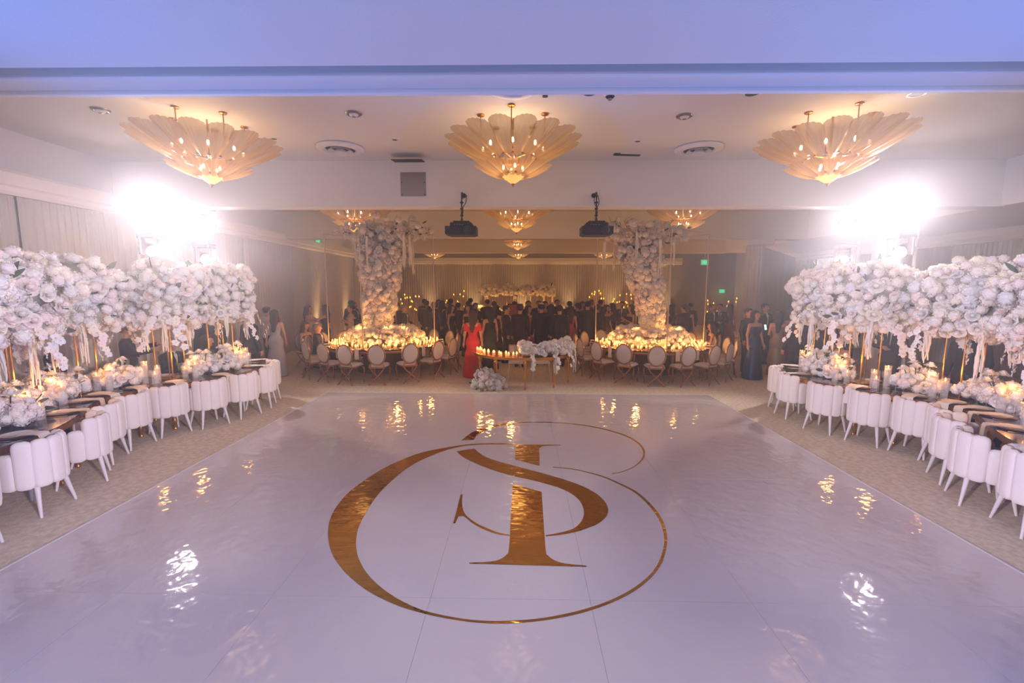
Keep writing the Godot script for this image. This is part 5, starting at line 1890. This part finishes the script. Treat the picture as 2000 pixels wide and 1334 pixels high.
func guests() -> void:
	people_stock()
	var B := PI          # back to the viewer
	var F := 0.0         # facing the viewer
	# kind, x pixel column turned to metres by depth: [kind, x, z, turn, label, looks, scale]
	var list := [
		["gown_full", -1.22, -11.4, B + 0.1, "woman in a long red off shoulder gown, back turned, long brown hair", {"dress": "dress_red", "hair": "hair_brown"}, 0.98],
		["gown", 5.95, -11.35, 0.25, "woman in a long blue sequin gown beside the right round table", {"dress": "dress_sequin", "hair": "hair_dark"}, 0.99],
		["man", 6.3, -12.4, 0.5, "man in a dark suit right behind the woman in blue sequins", {}, 1.0],
		["man_fold", 7.4, -13.6, 0.3, "man in a dark suit and open cream shirt by the draped post", {"jacket": "suit_navy"}, 1.05],
		["gown_phone", 6.75, -11.75, B - 0.4, "woman in a gold beige gown holding up a phone", {"dress": "dress_gold"}, 0.97],
		["gown", 7.35, -12.2, B + 0.3, "woman in a rose gown behind the man in the black suit", {"dress": "dress_rose", "hair": "hair_brown"}, 1.0],
		["man", 6.45, -10.5, B + 0.2, "man in a black suit, back turned, at the end of the right serpentine table", {}, 1.0],
		["man_glass", 7.3, -11.1, B - 0.5, "man in a navy suit behind the last right flower crown", {"jacket": "suit_navy"}, 1.0],
		# left of the left round table
		["man_shirt", -7.0, -12.2, B - 0.5, "man in a white shirt and dark trousers by the left drapes", {}, 1.0],
		["gown", -6.3, -11.3, B + 0.3, "woman in a pale grey gown beside the left round table", {"dress": "dress_pale", "hair": "hair_brown"}, 0.98],
		["gown_hug", -6.75, -14.1, PI / 2 + 0.1, "woman in a cream gown hugging another by the left drapes", {"dress": "dress_cream", "hair": "hair_brown"}, 0.98],
		["gown_hug", -6.22, -14.05, -PI / 2 + 0.2, "woman in a black gown being hugged by the left drapes", {"dress": "dress_black", "hair": "hair_brown"}, 0.99],
		["man", -6.2, -16.3, B, "tall man in a black suit between the two embracing women and the left flower tree", {}, 1.04],
		["gown_bun", -5.6, -14.6, -0.8, "woman in a cream gown with bun behind the left round table", {"dress": "dress_cream"}, 0.98],
		["man_hug", -5.15, -14.7, -0.7, "grey haired man in a dark suit reaching over behind the left round table", {"hair": "hair_grey"}, 0.98],
		["man", -5.05, -15.6, B, "man in a dark suit with a pale kippah, back turned", {"kippah": "kippah"}, 1.02],
		["man_fold", -4.35, -15.8, B + 0.3, "man in a black suit behind the left flower tree trunk", {}, 1.0],
		["man_glass", -3.75, -14.3, PI / 2, "man in a black suit in profile right of the left flower tree", {"hair": "hair_grey"}, 1.0],
		# crowd left of centre
		["man", -3.55, -16.9, B - 0.2, "man in a black suit in the crowd nearest the left candle tree", {}, 1.03],
		["man_bald", -3.1, -15.9, 0.2, "bald man in a dark suit and pale tie facing the dance floor", {"jacket": "suit_grey"}, 1.03],
		["gown", -3.0, -17.2, 2.4, "woman in a plum gown among suited men near the gold post", {"dress": "dress_plum"}, 1.02],
		["man", -2.65, -16.4, -0.6, "man in a black suit right behind the gold post", {"hair": "hair_brown"}, 1.0],
		["dress_knee", -2.35, -15.2, 1.2, "woman in a knee length black dress left of the woman in red", {}, 0.98],
		["man_glass", -2.25, -16.2, 2.8, "man in a black suit holding a glass behind the knee length dress", {}, 1.0],
		["man", -1.95, -17.0, 1.9, "man in a black suit turned to the woman in red", {"jacket": "suit_grey"}, 1.02],
		["gown", -1.72, -14.8, -0.4, "woman in a black gown with brown hair left of the red gown", {"hair": "hair_brown"}, 0.99],
		["gown_bun", -1.3, -12.6, -2.0, "woman in a rose dress facing the woman in red", {"dress": "dress_rose"}, 0.97],
		["gown", -0.85, -12.5, B + 0.4, "woman in a dark green gown just right of the woman in red", {"dress": "dress_green"}, 0.99],
		["gown", -0.75, -14.0, 2.6, "woman in a plum gown behind the woman in green", {"dress": "dress_plum", "hair": "hair_brown"}, 1.0],
		["man", -1.3, -17.6, B, "tall man in a black suit behind the woman in red", {}, 1.05],
		["man_glass", -0.42, -13.6, 1.5, "slim man in a black suit in profile before the bar", {}, 1.0],
		# centre, backs to the viewer
		["man", 0.0, -12.9, B - 0.25, "broad man in a black suit, back turned, behind the gold half moon table", {"hair": "hair_brown"}, 1.04],
		["gown", 0.28, -14.6, 0.8, "woman in a rose gown partly hidden between two suited men", {"dress": "dress_rose"}, 0.98],
		["man", 0.62, -13.3, B + 0.1, "man in a black suit and kippah, back turned, before the bar", {"kippah": "kippah"}, 1.05],
		["man_glass", 0.72, -17.4, 0.1, "man in a black suit and white shirt facing the dance floor by the bar", {}, 1.03],
		["man", 1.15, -13.0, B - 0.1, "heavy man in a black suit, back turned, right of the man in kippah", {}, 1.03],
		["gown", 1.02, -14.8, B, "woman with long dark hair and black gown between two suited backs", {}, 1.0],
		["gown", 1.62, -14.4, B + 0.2, "woman in a rose brown gown beside the suited backs", {"dress": "dress_rose", "hair": "hair_brown"}, 0.98],
		["man", 1.5, -18.2, 0.3, "man in a black suit far back by the bar flowers", {}, 1.04],
		["man", 1.95, -15.2, B + 0.5, "man in a black suit leaning left of the right gold post", {"jacket": "suit_grey"}, 1.02],
		["man", 2.25, -14.9, B - 0.3, "tall man in a black suit and hat brim hair by the right gold post", {}, 1.06],
		["man_glass", 2.6, -15.0, B - 0.6, "man in a black suit right of the right gold post", {"hair": "hair_brown"}, 1.0],
		["gown", 3.0, -15.5, 0.7, "woman in a sheer plum dress in the crowd behind the right round table", {"dress": "dress_plum"}, 0.98],
		["gown_hug", 3.35, -16.4, -1.9, "woman in a black gown raising her arms behind the right round table", {"hair": "hair_brown"}, 1.0],
		["man_glass", 3.85, -17.0, -0.5, "man in a black suit talking behind the right round table", {"jacket": "suit_grey"}, 1.02],
		["gown_phone", 3.72, -15.1, -1.2, "woman with bare arms and black gown holding her phone behind the right round table", {"hair": "hair_dark"}, 0.99],
		["man", 4.35, -15.7, 2.5, "man in a black suit left of the right flower tree trunk", {}, 1.02],
		["gown", 5.2, -15.4, B, "woman with long dark hair right of the right flower tree trunk", {}, 1.0],
		["man", 5.5, -15.1, B + 0.5, "man in a black suit, back turned, right of the right flower tree", {}, 1.0],
		["gown", 5.9, -15.8, B - 0.3, "woman in a dark gown standing before the far grey wall", {"hair": "hair_brown"}, 0.96],
		["man", 6.75, -15.8, 0.4, "man in a black suit listening near the far candle tree", {}, 1.0],
		["man_fold", 7.1, -16.0, -0.4, "man in a grey suit beside the far candle tree", {"jacket": "suit_grey"}, 1.0],
		["gown", 7.55, -16.2, B, "woman in a rose gown with back turned by the far candle tree", {"dress": "dress_rose"}, 0.98],
		["man", -2.85, -18.3, B, "man in a black suit deep in the crowd left of the bar", {}, 1.05],
		["man_glass", 2.9, -18.2, 0.9, "man in a black suit deep in the crowd right of the bar", {}, 1.04],
		["gown", -0.2, -17.6, 2.0, "woman in a black gown deep in the crowd before the bar", {"hair": "hair_brown"}, 1.0],
		["man_bald", 4.6, -18.4, 0.2, "bald man in a black suit deep behind the right flower tree", {}, 1.03],
		["man", -4.0, -18.6, B, "man in a black suit behind the left candle tree", {}, 1.04],
		["gown", -3.3, -18.0, 0.4, "woman in a black gown behind the bald man in the crowd", {"hair": "hair_brown"}, 1.03],
		["man", -2.1, -18.8, B + 0.3, "man in a grey suit at the back of the crowd near the bar", {"jacket": "suit_grey"}, 1.06],
		["man_glass", -1.6, -16.0, 0.5, "man in a navy suit behind the knee length black dress", {"jacket": "suit_navy"}, 1.0],
		["man", -0.95, -16.2, B, "man in a black suit behind the woman in green", {}, 1.03],
		["man_fold", 0.3, -16.4, 0.2, "man in a black suit facing out between the suited backs", {}, 1.04],
		["gown", 0.95, -16.9, 0.5, "woman in a plum gown near the bar behind the suited backs", {"dress": "dress_plum"}, 1.02],
		["man", 1.85, -16.8, B - 0.2, "man in a navy suit behind the woman in rose brown", {"jacket": "suit_navy"}, 1.03],
		["gown", 2.35, -16.9, 0.2, "woman in a black gown behind the right gold post", {}, 1.02],
		["man", 3.2, -17.9, B, "man in a black suit at the back of the crowd by the short candle tree", {}, 1.05],
		["man", 4.9, -16.6, 1.0, "man in a grey suit behind the right flower tree trunk", {"jacket": "suit_grey"}, 1.02],
		["man", -5.75, -15.3, 2.0, "man in a black suit left of the left flower tree among guests", {}, 1.02],
		["gown", -4.7, -16.4, 2.6, "woman in a black gown behind the left flower tree", {}, 1.0],
		["man", 6.35, -16.8, B, "man in a black suit far back by the grey wall", {}, 1.0],
		# behind the left serpentine table
		["woman_seated", -6.95, -6.45, PI / 2 - 0.3, "woman in dark clothes with long dark hair seated behind the left serpentine table", {"hair": "hair_dark"}, 1.0],
		["man_hug", -6.95, -7.7, PI / 2 + 0.5, "man in a black suit bending over the left serpentine table", {"hair": "hair_grey"}, 0.94],
		["man_seated", -6.7, -8.35, PI / 2 - 0.1, "grey haired man in a suit seated behind the left serpentine table", {"hair": "hair_grey"}, 1.02],
		["man", -6.6, -9.3, -2.2, "big man in a dark suit standing under the last left flower crown", {"jacket": "suit_navy"}, 1.06],
		["man", -6.1, -9.9, B - 0.4, "man in a navy suit at the far end of the left serpentine table", {"jacket": "suit_navy"}, 1.0],
		["woman_seated", -6.45, -9.0, PI / 2 + 0.2, "woman with light brown hair seated near the end of the left table", {"hair": "hair_brown"}, 1.0],
		# behind the right serpentine table
		["man", 7.2, -7.2, -PI / 2 + 0.4, "man in a black suit standing behind the right serpentine table", {}, 1.0],
		["woman_seated", 7.15, -6.15, -PI / 2 + 0.2, "woman in black seated behind the right serpentine table", {"hair": "hair_brown"}, 1.0],
		["man_fold", 7.6, -9.2, -PI / 2 + 0.6, "man in a grey suit by the right light stands", {"jacket": "suit_grey"}, 1.0],
		["man", 8.3, -11.4, B, "man in a black suit in the right aisle by the column", {}, 1.0],
		["woman_seated", 6.9, -9.6, -PI / 2, "woman in black seated at the end of the right serpentine table", {}, 1.0],
		# seated at the round tables
		["man_seated", -5.55, -12.05, PI / 2 + 0.2, "bald grey man in a dark suit seated at the left round table", {"hair": "hair_grey"}, 1.0],
		["woman_seated", -6.2, -12.7, PI / 2 - 0.3, "woman with light hair seated left of the left round table", {"hair": "hair_brown"}, 1.0],
		["woman_seated", 5.6, -13.1, -PI / 2 - 0.2, "woman with dark hair in plum seated at the right round table", {"dress": "dress_plum"}, 1.0],
	]
	for q in list:
		var looks: Dictionary = q[5].duplicate()
		var kp := looks.has("kippah")
		looks.erase("kippah")
		if q[0].ends_with("_seated"):
			var at := Vector3(q[1], 0, q[2]) + Vector3(sin(q[3]), 0, cos(q[3])) * 0.02
			if absf(q[1]) > 5.7 and q[2] > -11.0:
				dup(barrel, "channel_back_chair", "white chair under the " + q[4].split(" seated")[0], at, q[3])
			else:
				dup(oval, "oval_back_chair", "gold oval chair under the " + q[4].split(" seated")[0], at, q[3])
		var t := person(q[0], q[4], Vector3(q[1], 0.0, q[2]), q[3], looks, q[6])
		if kp:
			var m := MB.new()
			m.lathe([Vector2(0.072, 1.735), Vector2(0.06, 1.757), Vector2(0.035, 1.772), Vector2(0.0, 1.776)], 16, Transform3D(Basis(Vector3.RIGHT, -0.02), Vector3(0, 0, -0.035)))
			obj("kippah", m, M["kippah"], t)
	var pm := mat("phone_screen", Color(0.8, 0.85, 1.0), 0.2)
	pm.emission_enabled = true
	pm.emission = Color(0.75, 0.85, 1.0)
	pm.emission_energy_multiplier = 2.0
	var ph := thing("phone", "lit phone held up by the woman in the gold beige gown", "phone", Vector3(6.55, 1.27, -11.98), 0.3)
	obj("case", bx(Vector3(-0.038, -0.075, -0.008), Vector3(0.038, 0.075, 0.0), 0.003), M["dark"], ph)
	obj("screen", bx(Vector3(-0.034, -0.07, 0.0), Vector3(0.034, 0.07, 0.003)), pm, ph)
	ph.rotation.x = -0.25
	# picture on a stand before the bar
	var ea := thing("picture_easel", "framed picture on a black easel before the far bar", "picture", Vector3(-0.18, 0, -15.6))
	obj("frame", bx(Vector3(-0.27, 1.12, -0.02), Vector3(0.27, 1.75, 0.02), 0.01), M["dark"], ea)
	obj("picture", bx(Vector3(-0.23, 1.16, 0.02), Vector3(0.23, 1.71, 0.026)), M["dress_rose"], ea)
	var em := MB.new()
	em.tube([Vector3(-0.3, 0, 0.1), Vector3(-0.03, 1.9, -0.03)], 0.012, 6)
	em.tube([Vector3(0.3, 0, 0.1), Vector3(0.03, 1.9, -0.03)], 0.012, 6)
	em.tube([Vector3(0, 0, -0.4), Vector3(0, 1.9, -0.03)], 0.012, 6)
	obj("easel_legs", em, M["dark"], ea)


func smooth_outline(flat: Array) -> PackedVector2Array:
	var q := []
	for k in range(0, flat.size(), 2):
		q.append(Vector2(flat[k], flat[k + 1]))
	var n := q.size()
	var corner := []
	for k in n:
		var a: Vector2 = (q[k] - q[(k + n - 1) % n]).normalized()
		var b: Vector2 = (q[(k + 1) % n] - q[k]).normalized()
		corner.append(absf(a.angle_to(b)) > 0.75)
	var out := PackedVector2Array()
	for k in n:
		var k2 := (k + 1) % n
		out.append(q[k])
		var p0: Vector2 = q[k] * 2.0 - q[k2] if corner[k] else q[(k + n - 1) % n]
		var p3: Vector2 = q[k2] * 2.0 - q[k] if corner[k2] else q[(k + 2) % n]
		for s in [0.25, 0.5, 0.75]:
			out.append(q[k].cubic_interpolate(q[k2], p0, p3, s))
	return out


func dance_floor() -> void:
	var t := thing("dance_floor", "glossy white vinyl dance floor laid in wide sheets over the carpet", "dance floor", Vector3(-4.2, 0, -0.9))
	var nx := 7
	var w := 8.27 / nx
	var dz := 2.145
	var sheet := bx(Vector3(0.0008, 0.0, -dz + 0.0008), Vector3(w - 0.0008, 0.012, -0.0008)).mesh()
	for i in nx:
		for j in 4:
			obj("vinyl_sheet", sheet, M["vinyl"], t, Transform3D(Basis(), Vector3(i * w, 0, -dz * j)))
	var e := MB.new()
	for q in [[Vector3(-0.03, 0, -dz * 4 - 0.03), Vector3(0.0, 0.014, 0)], [Vector3(8.27, 0, -dz * 4 - 0.03), Vector3(8.30, 0.014, 0)], [Vector3(0, 0, -dz * 4 - 0.03), Vector3(8.27, 0.014, -dz * 4)]]:
		e.box((q[0] + q[1]) * 0.5, q[1] - q[0], 0.004)
	obj("edge_strip", e, M["white_metal"], t)


func monogram() -> void:
	var t := thing("floor_monogram", "large gold monogram of interlaced letters C S I on the white dance floor", "monogram", Vector3(0, 0.0122, 0))
	for key in LETTERS:
		var m := MB.new()
		for l in LETTERS[key]:
			var o := smooth_outline(l)
			if Geometry2D.triangulate_polygon(o).is_empty():  # a sliver that smoothing folds over: keep it straight
				o = PackedVector2Array()
				for k in range(0, l.size(), 2):
					o.append(Vector2(l[k], l[k + 1]))
			m.slab(o, 0.0, 0.0012)
		var piece := obj(key, m, M["gold_film"], t)
		piece.set_meta("label", {"letter_c": "big round gold letter C ringing the others", "letter_s": "gold letter S in three pieces", "letter_i": "gold letter I crossed by the S"}[key])


func petal_mesh(r0: float, r1: float, y0: float, y1: float, half: float, ns: int, nt: int, ribs: float, bulge: float, lift: float) -> ArrayMesh:
	var m := MB.new()
	var rows := []
	for s in ns + 1:
		var f := float(s) / ns
		var row := []
		for k in nt + 1:
			var t := -1.0 + 2.0 * k / nt
			var arch := 1.0 - t * t
			arch = sqrt(maxf(arch, 0.0)) * 0.6 + arch * 0.4
			var r := lerpf(r0, r1, pow(f, 0.92)) + bulge * (0.25 + 0.75 * f) * (arch - 0.6)
			var y := lerpf(y0, y1, pow(f, 1.25)) + lift * f * f * (arch - 0.5) - bulge * 0.5 * (1.0 - 0.6 * f) * (arch - 0.6)
			var rb := 0.006 * sin(t * PI * ribs) * (0.4 + f)
			var a := half * t
			row.append(Vector3(sin(a) * (r + rb), y - rb, cos(a) * (r + rb)))
		rows.append(row)
	m.grid(rows)
	return m.mesh()


func make_chandelier(label: String, at: Vector3) -> Node3D:
	var t := thing("shell_chandelier", label, "chandelier", at, 0, "fluted shell chandeliers under the ceiling")
	var N := 16
	var up := petal_mesh(0.36, 0.94, -0.24, 0.03, PI / N * 1.06, 9, 22, 7.0, 0.24, 0.07)
	for k in N:
		obj("upper_petal", up, M["shell_glass"], t, Transform3D(Basis(Vector3.UP, TAU * k / N), Vector3.ZERO))
	var L := 12
	var low := petal_mesh(0.16, 0.53, -0.49, -0.345, PI / L * 1.05, 7, 18, 6.0, 0.15, 0.05)
	for k in L:
		obj("lower_petal", low, M["shell_glass"], t, Transform3D(Basis(Vector3.UP, TAU * (k + 0.5) / L), Vector3.ZERO))
	var m := MB.new()
	var rows := []
	for q in [Vector2(0.005, -0.615), Vector2(0.03, -0.605), Vector2(0.08, -0.57), Vector2(0.13, -0.53), Vector2(0.17, -0.495), Vector2(0.185, -0.475), Vector2(0.18, -0.46)]:
		var row := []
		for s in 72:
			var a := -TAU * s / 72
			var r: float = q.x * (1.0 + 0.025 * (1.0 if s % 2 else -1.0))
			row.append(Vector3(cos(a) * r, q.y, sin(a) * r))
		rows.append(row)
	m.grid(rows, true)
	obj("bottom_bowl", m, M["shell_glass"], t)
	m = MB.new()
	m.lathe([Vector2(0.0, -0.655), Vector2(0.012, -0.65), Vector2(0.016, -0.64), Vector2(0.01, -0.63), Vector2(0.03, -0.617), Vector2(0.034, -0.608), Vector2(0.0, -0.60)], 14)
	obj("finial", m, M["brass"], t)
	m = MB.new()
	m.lathe([Vector2(0.17, -0.475), Vector2(0.20, -0.47), Vector2(0.205, -0.455), Vector2(0.17, -0.45)], 36)
	obj("lower_ring", m, M["brass"], t)
	m = MB.new()
	m.lathe([Vector2(0.34, -0.25), Vector2(0.36, -0.245), Vector2(0.36, -0.225), Vector2(0.34, -0.22)], 36)
	for k in 6:
		var a := TAU * k / 6
		m.tube([Vector3(0, -0.24, 0), Vector3(cos(a) * 0.35, -0.235, sin(a) * 0.35)], 0.007, 6)
	m.tube([Vector3(0, -0.46, 0), Vector3(0, 0.36, 0)], 0.014, 8)
	obj("frame", m, M["brass"], t)
	for k in 5:
		var a := TAU * k / 5 + 0.55
		m = MB.new()
		var x := cos(a) * 0.5
		var z := sin(a) * 0.5
		m.tube([Vector3(x, -0.16, z), Vector3(x, 0.345, z)], 0.009, 6)
		m.lathe([Vector2(0.055, 0.345), Vector2(0.052, 0.335), Vector2(0.02, 0.33), Vector2(0.0, 0.33)], 14, Transform3D(Basis(), Vector3(x, 0, z)))
		m.lathe([Vector2(0.0, 0.36), Vector2(0.055, 0.36), Vector2(0.055, 0.343)], 14, Transform3D(Basis(), Vector3(x, 0, z)))
		obj("hanging_rod", m, M["brass"], t)
	for k in 8:
		var a := TAU * k / 8 + 0.2
		m = MB.new()
		m.ball(Vector3(cos(a) * 0.46, -0.10, sin(a) * 0.46), Vector3(0.02, 0.04, 0.02), 8, 6)
		obj("bulb", m, M["bulb"], t)
		m = MB.new()
		m.tube([Vector3(cos(a) * 0.35, -0.235, sin(a) * 0.35), Vector3(cos(a) * 0.45, -0.18, sin(a) * 0.45), Vector3(cos(a) * 0.46, -0.13, sin(a) * 0.46)], 0.008, 6)
		obj("bulb_arm", m, M["brass"], t)
	for k in 4:
		var a := TAU * k / 4
		m = MB.new()
		m.ball(Vector3(cos(a) * 0.15, -0.37, sin(a) * 0.15), Vector3(0.017, 0.035, 0.017), 8, 6)
		obj("bulb", m, M["bulb"], t)
	return t


func chandeliers() -> void:
	var first: Node3D
	var row_word := ["over the dance floor edge", "beyond the projector beam", "third row back", "fourth row by the back drapes"]
	var rows := [-7.1, -13.15, -19.3, -25.3]
	for r in 4:
		for c in 3:
			if r == 2 and c != 1:
				continue
			var x: float = [-4.82, -0.12, 4.66][c]
			var side: String = ["left", "middle", "right"][c]
			var label := "gold fluted glass shell chandelier, %s one of the row %s" % [side, ["over the dance floor edge", "just beyond the projector beam", "behind the round tables", "in front of the back drapes"][r]]
			var at := Vector3(x, 4.495, rows[r])
			if first == null:
				first = make_chandelier(label, at)
			else:
				dup(first, "shell_chandelier", label, at, rng.randf() * 0.3)
			omni("chandelier_glow", at + Vector3(0, -0.15, 0), WARM, CHAND_E, 0.3)
			omni("chandelier_glow", at + Vector3(0, -0.36, 0), WARM, CHAND_E * 0.35, 0.1)


func par_can(called: String, label: String, at: Vector3, to: Vector3, col: Color, glow: float, deck := 0.4) -> Node3D:
	var t := thing(called, label, "stage light", at, 0, "stage lights behind the viewer")
	var b := Basis.looking_at((to - at).normalized(), Vector3.UP)
	var x := Transform3D(b * Basis(Vector3.RIGHT, -PI / 2), Vector3.ZERO)
	var m := MB.new()
	m.lathe([Vector2(0.0, -0.28), Vector2(0.09, -0.27), Vector2(0.13, -0.2), Vector2(0.13, 0.0), Vector2(0.14, 0.01), Vector2(0.14, 0.03), Vector2(0.12, 0.03), Vector2(0.12, -0.02)], 20, x)
	obj("housing", m, M["dark"], t)
	m = MB.new()
	m.lathe([Vector2(0.12, -0.02), Vector2(0.07, -0.012), Vector2(0.0, -0.01)], 20, x)
	var lm := mat("lens_" + str(at), Color(0.9, 0.9, 0.95), 0.3)
	lm.emission_enabled = true
	lm.emission = col
	lm.emission_energy_multiplier = glow
	obj("lens", m, lm, t)
	m = MB.new()
	m.tube([Vector3(0, -at.y + deck + 0.01, 0), Vector3(0, -0.2, 0)], 0.018, 8)
	for k in 3:
		var a := TAU * k / 3
		m.tube([Vector3(0, -at.y + deck + 0.4 * minf(1.0, at.y - deck), 0), Vector3(cos(a) * 0.4, -at.y + deck + 0.012, sin(a) * 0.4)], 0.012, 6)
	obj("stand", m, M["dark"], t)
	m = MB.new()
	m.tube([b * Vector3(-0.16, 0, 0.1), b * Vector3(-0.16, 0, 0.1) + Vector3(0, -0.12, 0), Vector3(0, -0.2, 0), b * Vector3(0.16, 0, 0.1) + Vector3(0, -0.12, 0), b * Vector3(0.16, 0, 0.1)], 0.01, 6)
	obj("yoke", m, M["dark"], t)
	return t


func stage_wash() -> void:
	# coloured wash lights standing on the stage behind the viewer
	for s: float in [-1.0, 1.0]:
		var at := Vector3(6.6 * s, 0.6, -1.7)
		var to := Vector3(-0.8 * s, 3.94, -2.3)
		par_can("wash_light", "stage light throwing blue light up at the soffit from the %s" % ["left" if s < 0 else "right"], at, to, Color(0.1, 0.5, 1.0), 0.4, 0.0)
		spot("wash_beam", at + (to - at).normalized() * 0.06, to, Color(0.0, 0.50, 1.0), WASH_E, 42.0, 0.9, 0.12)
	for s: float in [-1.0, 1.0]:
		var at := Vector3(3.2 * s, 3.0, 2.4)
		var to := Vector3(0.6 * s, 0.0, -5.0)
		par_can("wash_light", "stage light throwing lavender light on the dance floor from the %s" % ["left" if s < 0 else "right"], at, to, Color(0.8, 0.7, 1.0), 0.4)
		spot("floor_beam", at + (to - at).normalized() * 0.06, to, Color(1.0, 0.90, 0.98), FLOOR_E, 34.0, 0.35, 0.12)

	# white front lights that cross the stage to the flower tables
	for s: float in [-1.0, 1.0]:
		var at := Vector3(3.9 * s, 3.1, 2.0)
		var to := Vector3(-6.0 * s, 1.2, -6.4)
		par_can("front_light", "white stage light aimed across at the %s flower tables" % ["right" if s < 0 else "left"], at, to, Color(1.0, 0.93, 0.97), 0.4)
		spot("front_beam", at + (to - at).normalized() * 0.06, to, Color(1.0, 0.93, 0.96), SIDE_E, 15.0, 0.7, 0.12)


func moving_head(label: String, at: Vector3, to: Vector3, glow: float, big: float) -> void:
	var t := thing("moving_head_light", label, "stage light", at, 0, "bright stage lights on the side towers")
	var d := (to - at).normalized()
	var b := Basis.looking_at(d, Vector3.UP)
	var x := Transform3D(b * Basis(Vector3.RIGHT, -PI / 2), Vector3.ZERO)
	var m := MB.new()
	m.lathe([Vector2(0.0, -0.34), Vector2(0.09 * big, -0.33), Vector2(0.15 * big, -0.24), Vector2(0.16 * big, -0.05), Vector2(0.15 * big, 0.0), Vector2(0.13 * big, 0.01), Vector2(0.125 * big, -0.015)], 24, x)
	obj("head", m, M["steel"], t)
	m = MB.new()
	m.lathe([Vector2(0.125 * big, -0.015), Vector2(0.07 * big, 0.0), Vector2(0.0, 0.008)], 24, x)
	var key := "beam_lens_%d" % int(glow)
	if not M.has(key):
		var lm := mat(key, Color(0.95, 0.95, 1.0), 0.3)
		lm.emission_enabled = true
		lm.emission = Color(1.0, 0.95, 0.98)
		lm.emission_energy_multiplier = glow
	obj("lens", m, M[key], t)
	m = MB.new()
	var side := b.x * 0.2 * big
	m.box(side + Vector3(0, 0.1, 0), Vector3(0.05, 0.34, 0.12), 0.01)
	m.box(-side + Vector3(0, 0.1, 0), Vector3(0.05, 0.34, 0.12), 0.01)
	m.box(Vector3(0, 0.29, 0), Vector3(0.44 * big, 0.1, 0.3), 0.02)
	obj("yoke", m, M["steel"], t)


func light_tower(label: String, at: Vector3) -> void:
	var t := thing("light_stand", label, "light stand", at, 0, "light towers behind the serpentine tables")
	var m := MB.new()
	m.tube([Vector3(0, 0.03, 0), Vector3(0, 4.18, 0)], 0.03, 10)
	obj("pole", m, M["white_metal"], t)
	for y in [4.17, 3.33]:
		m = MB.new()
		m.tube([Vector3(0, y, 0), Vector3(-signf(at.x) * 0.55, y, 0.28)], 0.018, 8)
		obj("arm", m, M["white_metal"], t)
	obj("base_plate", bx(Vector3(-0.4, 0, -0.4), Vector3(0.4, 0.03, 0.4), 0.008), M["dark"], t)


func stage_lights() -> void:
	var n := 0
	for s: float in [-1.0, 1.0]:
		var side := "left" if s < 0 else "right"
		for k in 2:
			var z: float = [-8.85, -10.35][k]
			var x := 7.3 * s
			var depth: String = ["nearer", "farther"][k]
			light_tower("white pole light stand behind the %s flower tables, %s of the two" % [side, depth], Vector3(x + 0.5 * s, 0, z - 0.25))
			for j in 2:
				var at := Vector3(x, [3.84, 3.0][j] - (0.06 if k else 0.0), z)
				var to: Vector3 = [Vector3(-0.3 * s, 2.2, -0.4), Vector3(-2.0 * s, 0.0, -5.0)][j]
				var lab := "bright moving head light %s the %s pole behind the %s tables" % [["at the top of", "low on"][j], depth, side]
				moving_head(lab, at, to, [60.0, 30.0][j] * [1.0, 0.7][k], [1.1, 0.85][j])
				var e: float = BEAM_E * [[1.0, 0.3], [0.45, 0.3]][k][j]
				spot("tower_beam", at + (to - at).normalized() * 0.05, to, Color(1.0, 0.95, 0.94), e, [29.0, 40.0][j], 0.9, 0.1)
				n += 1
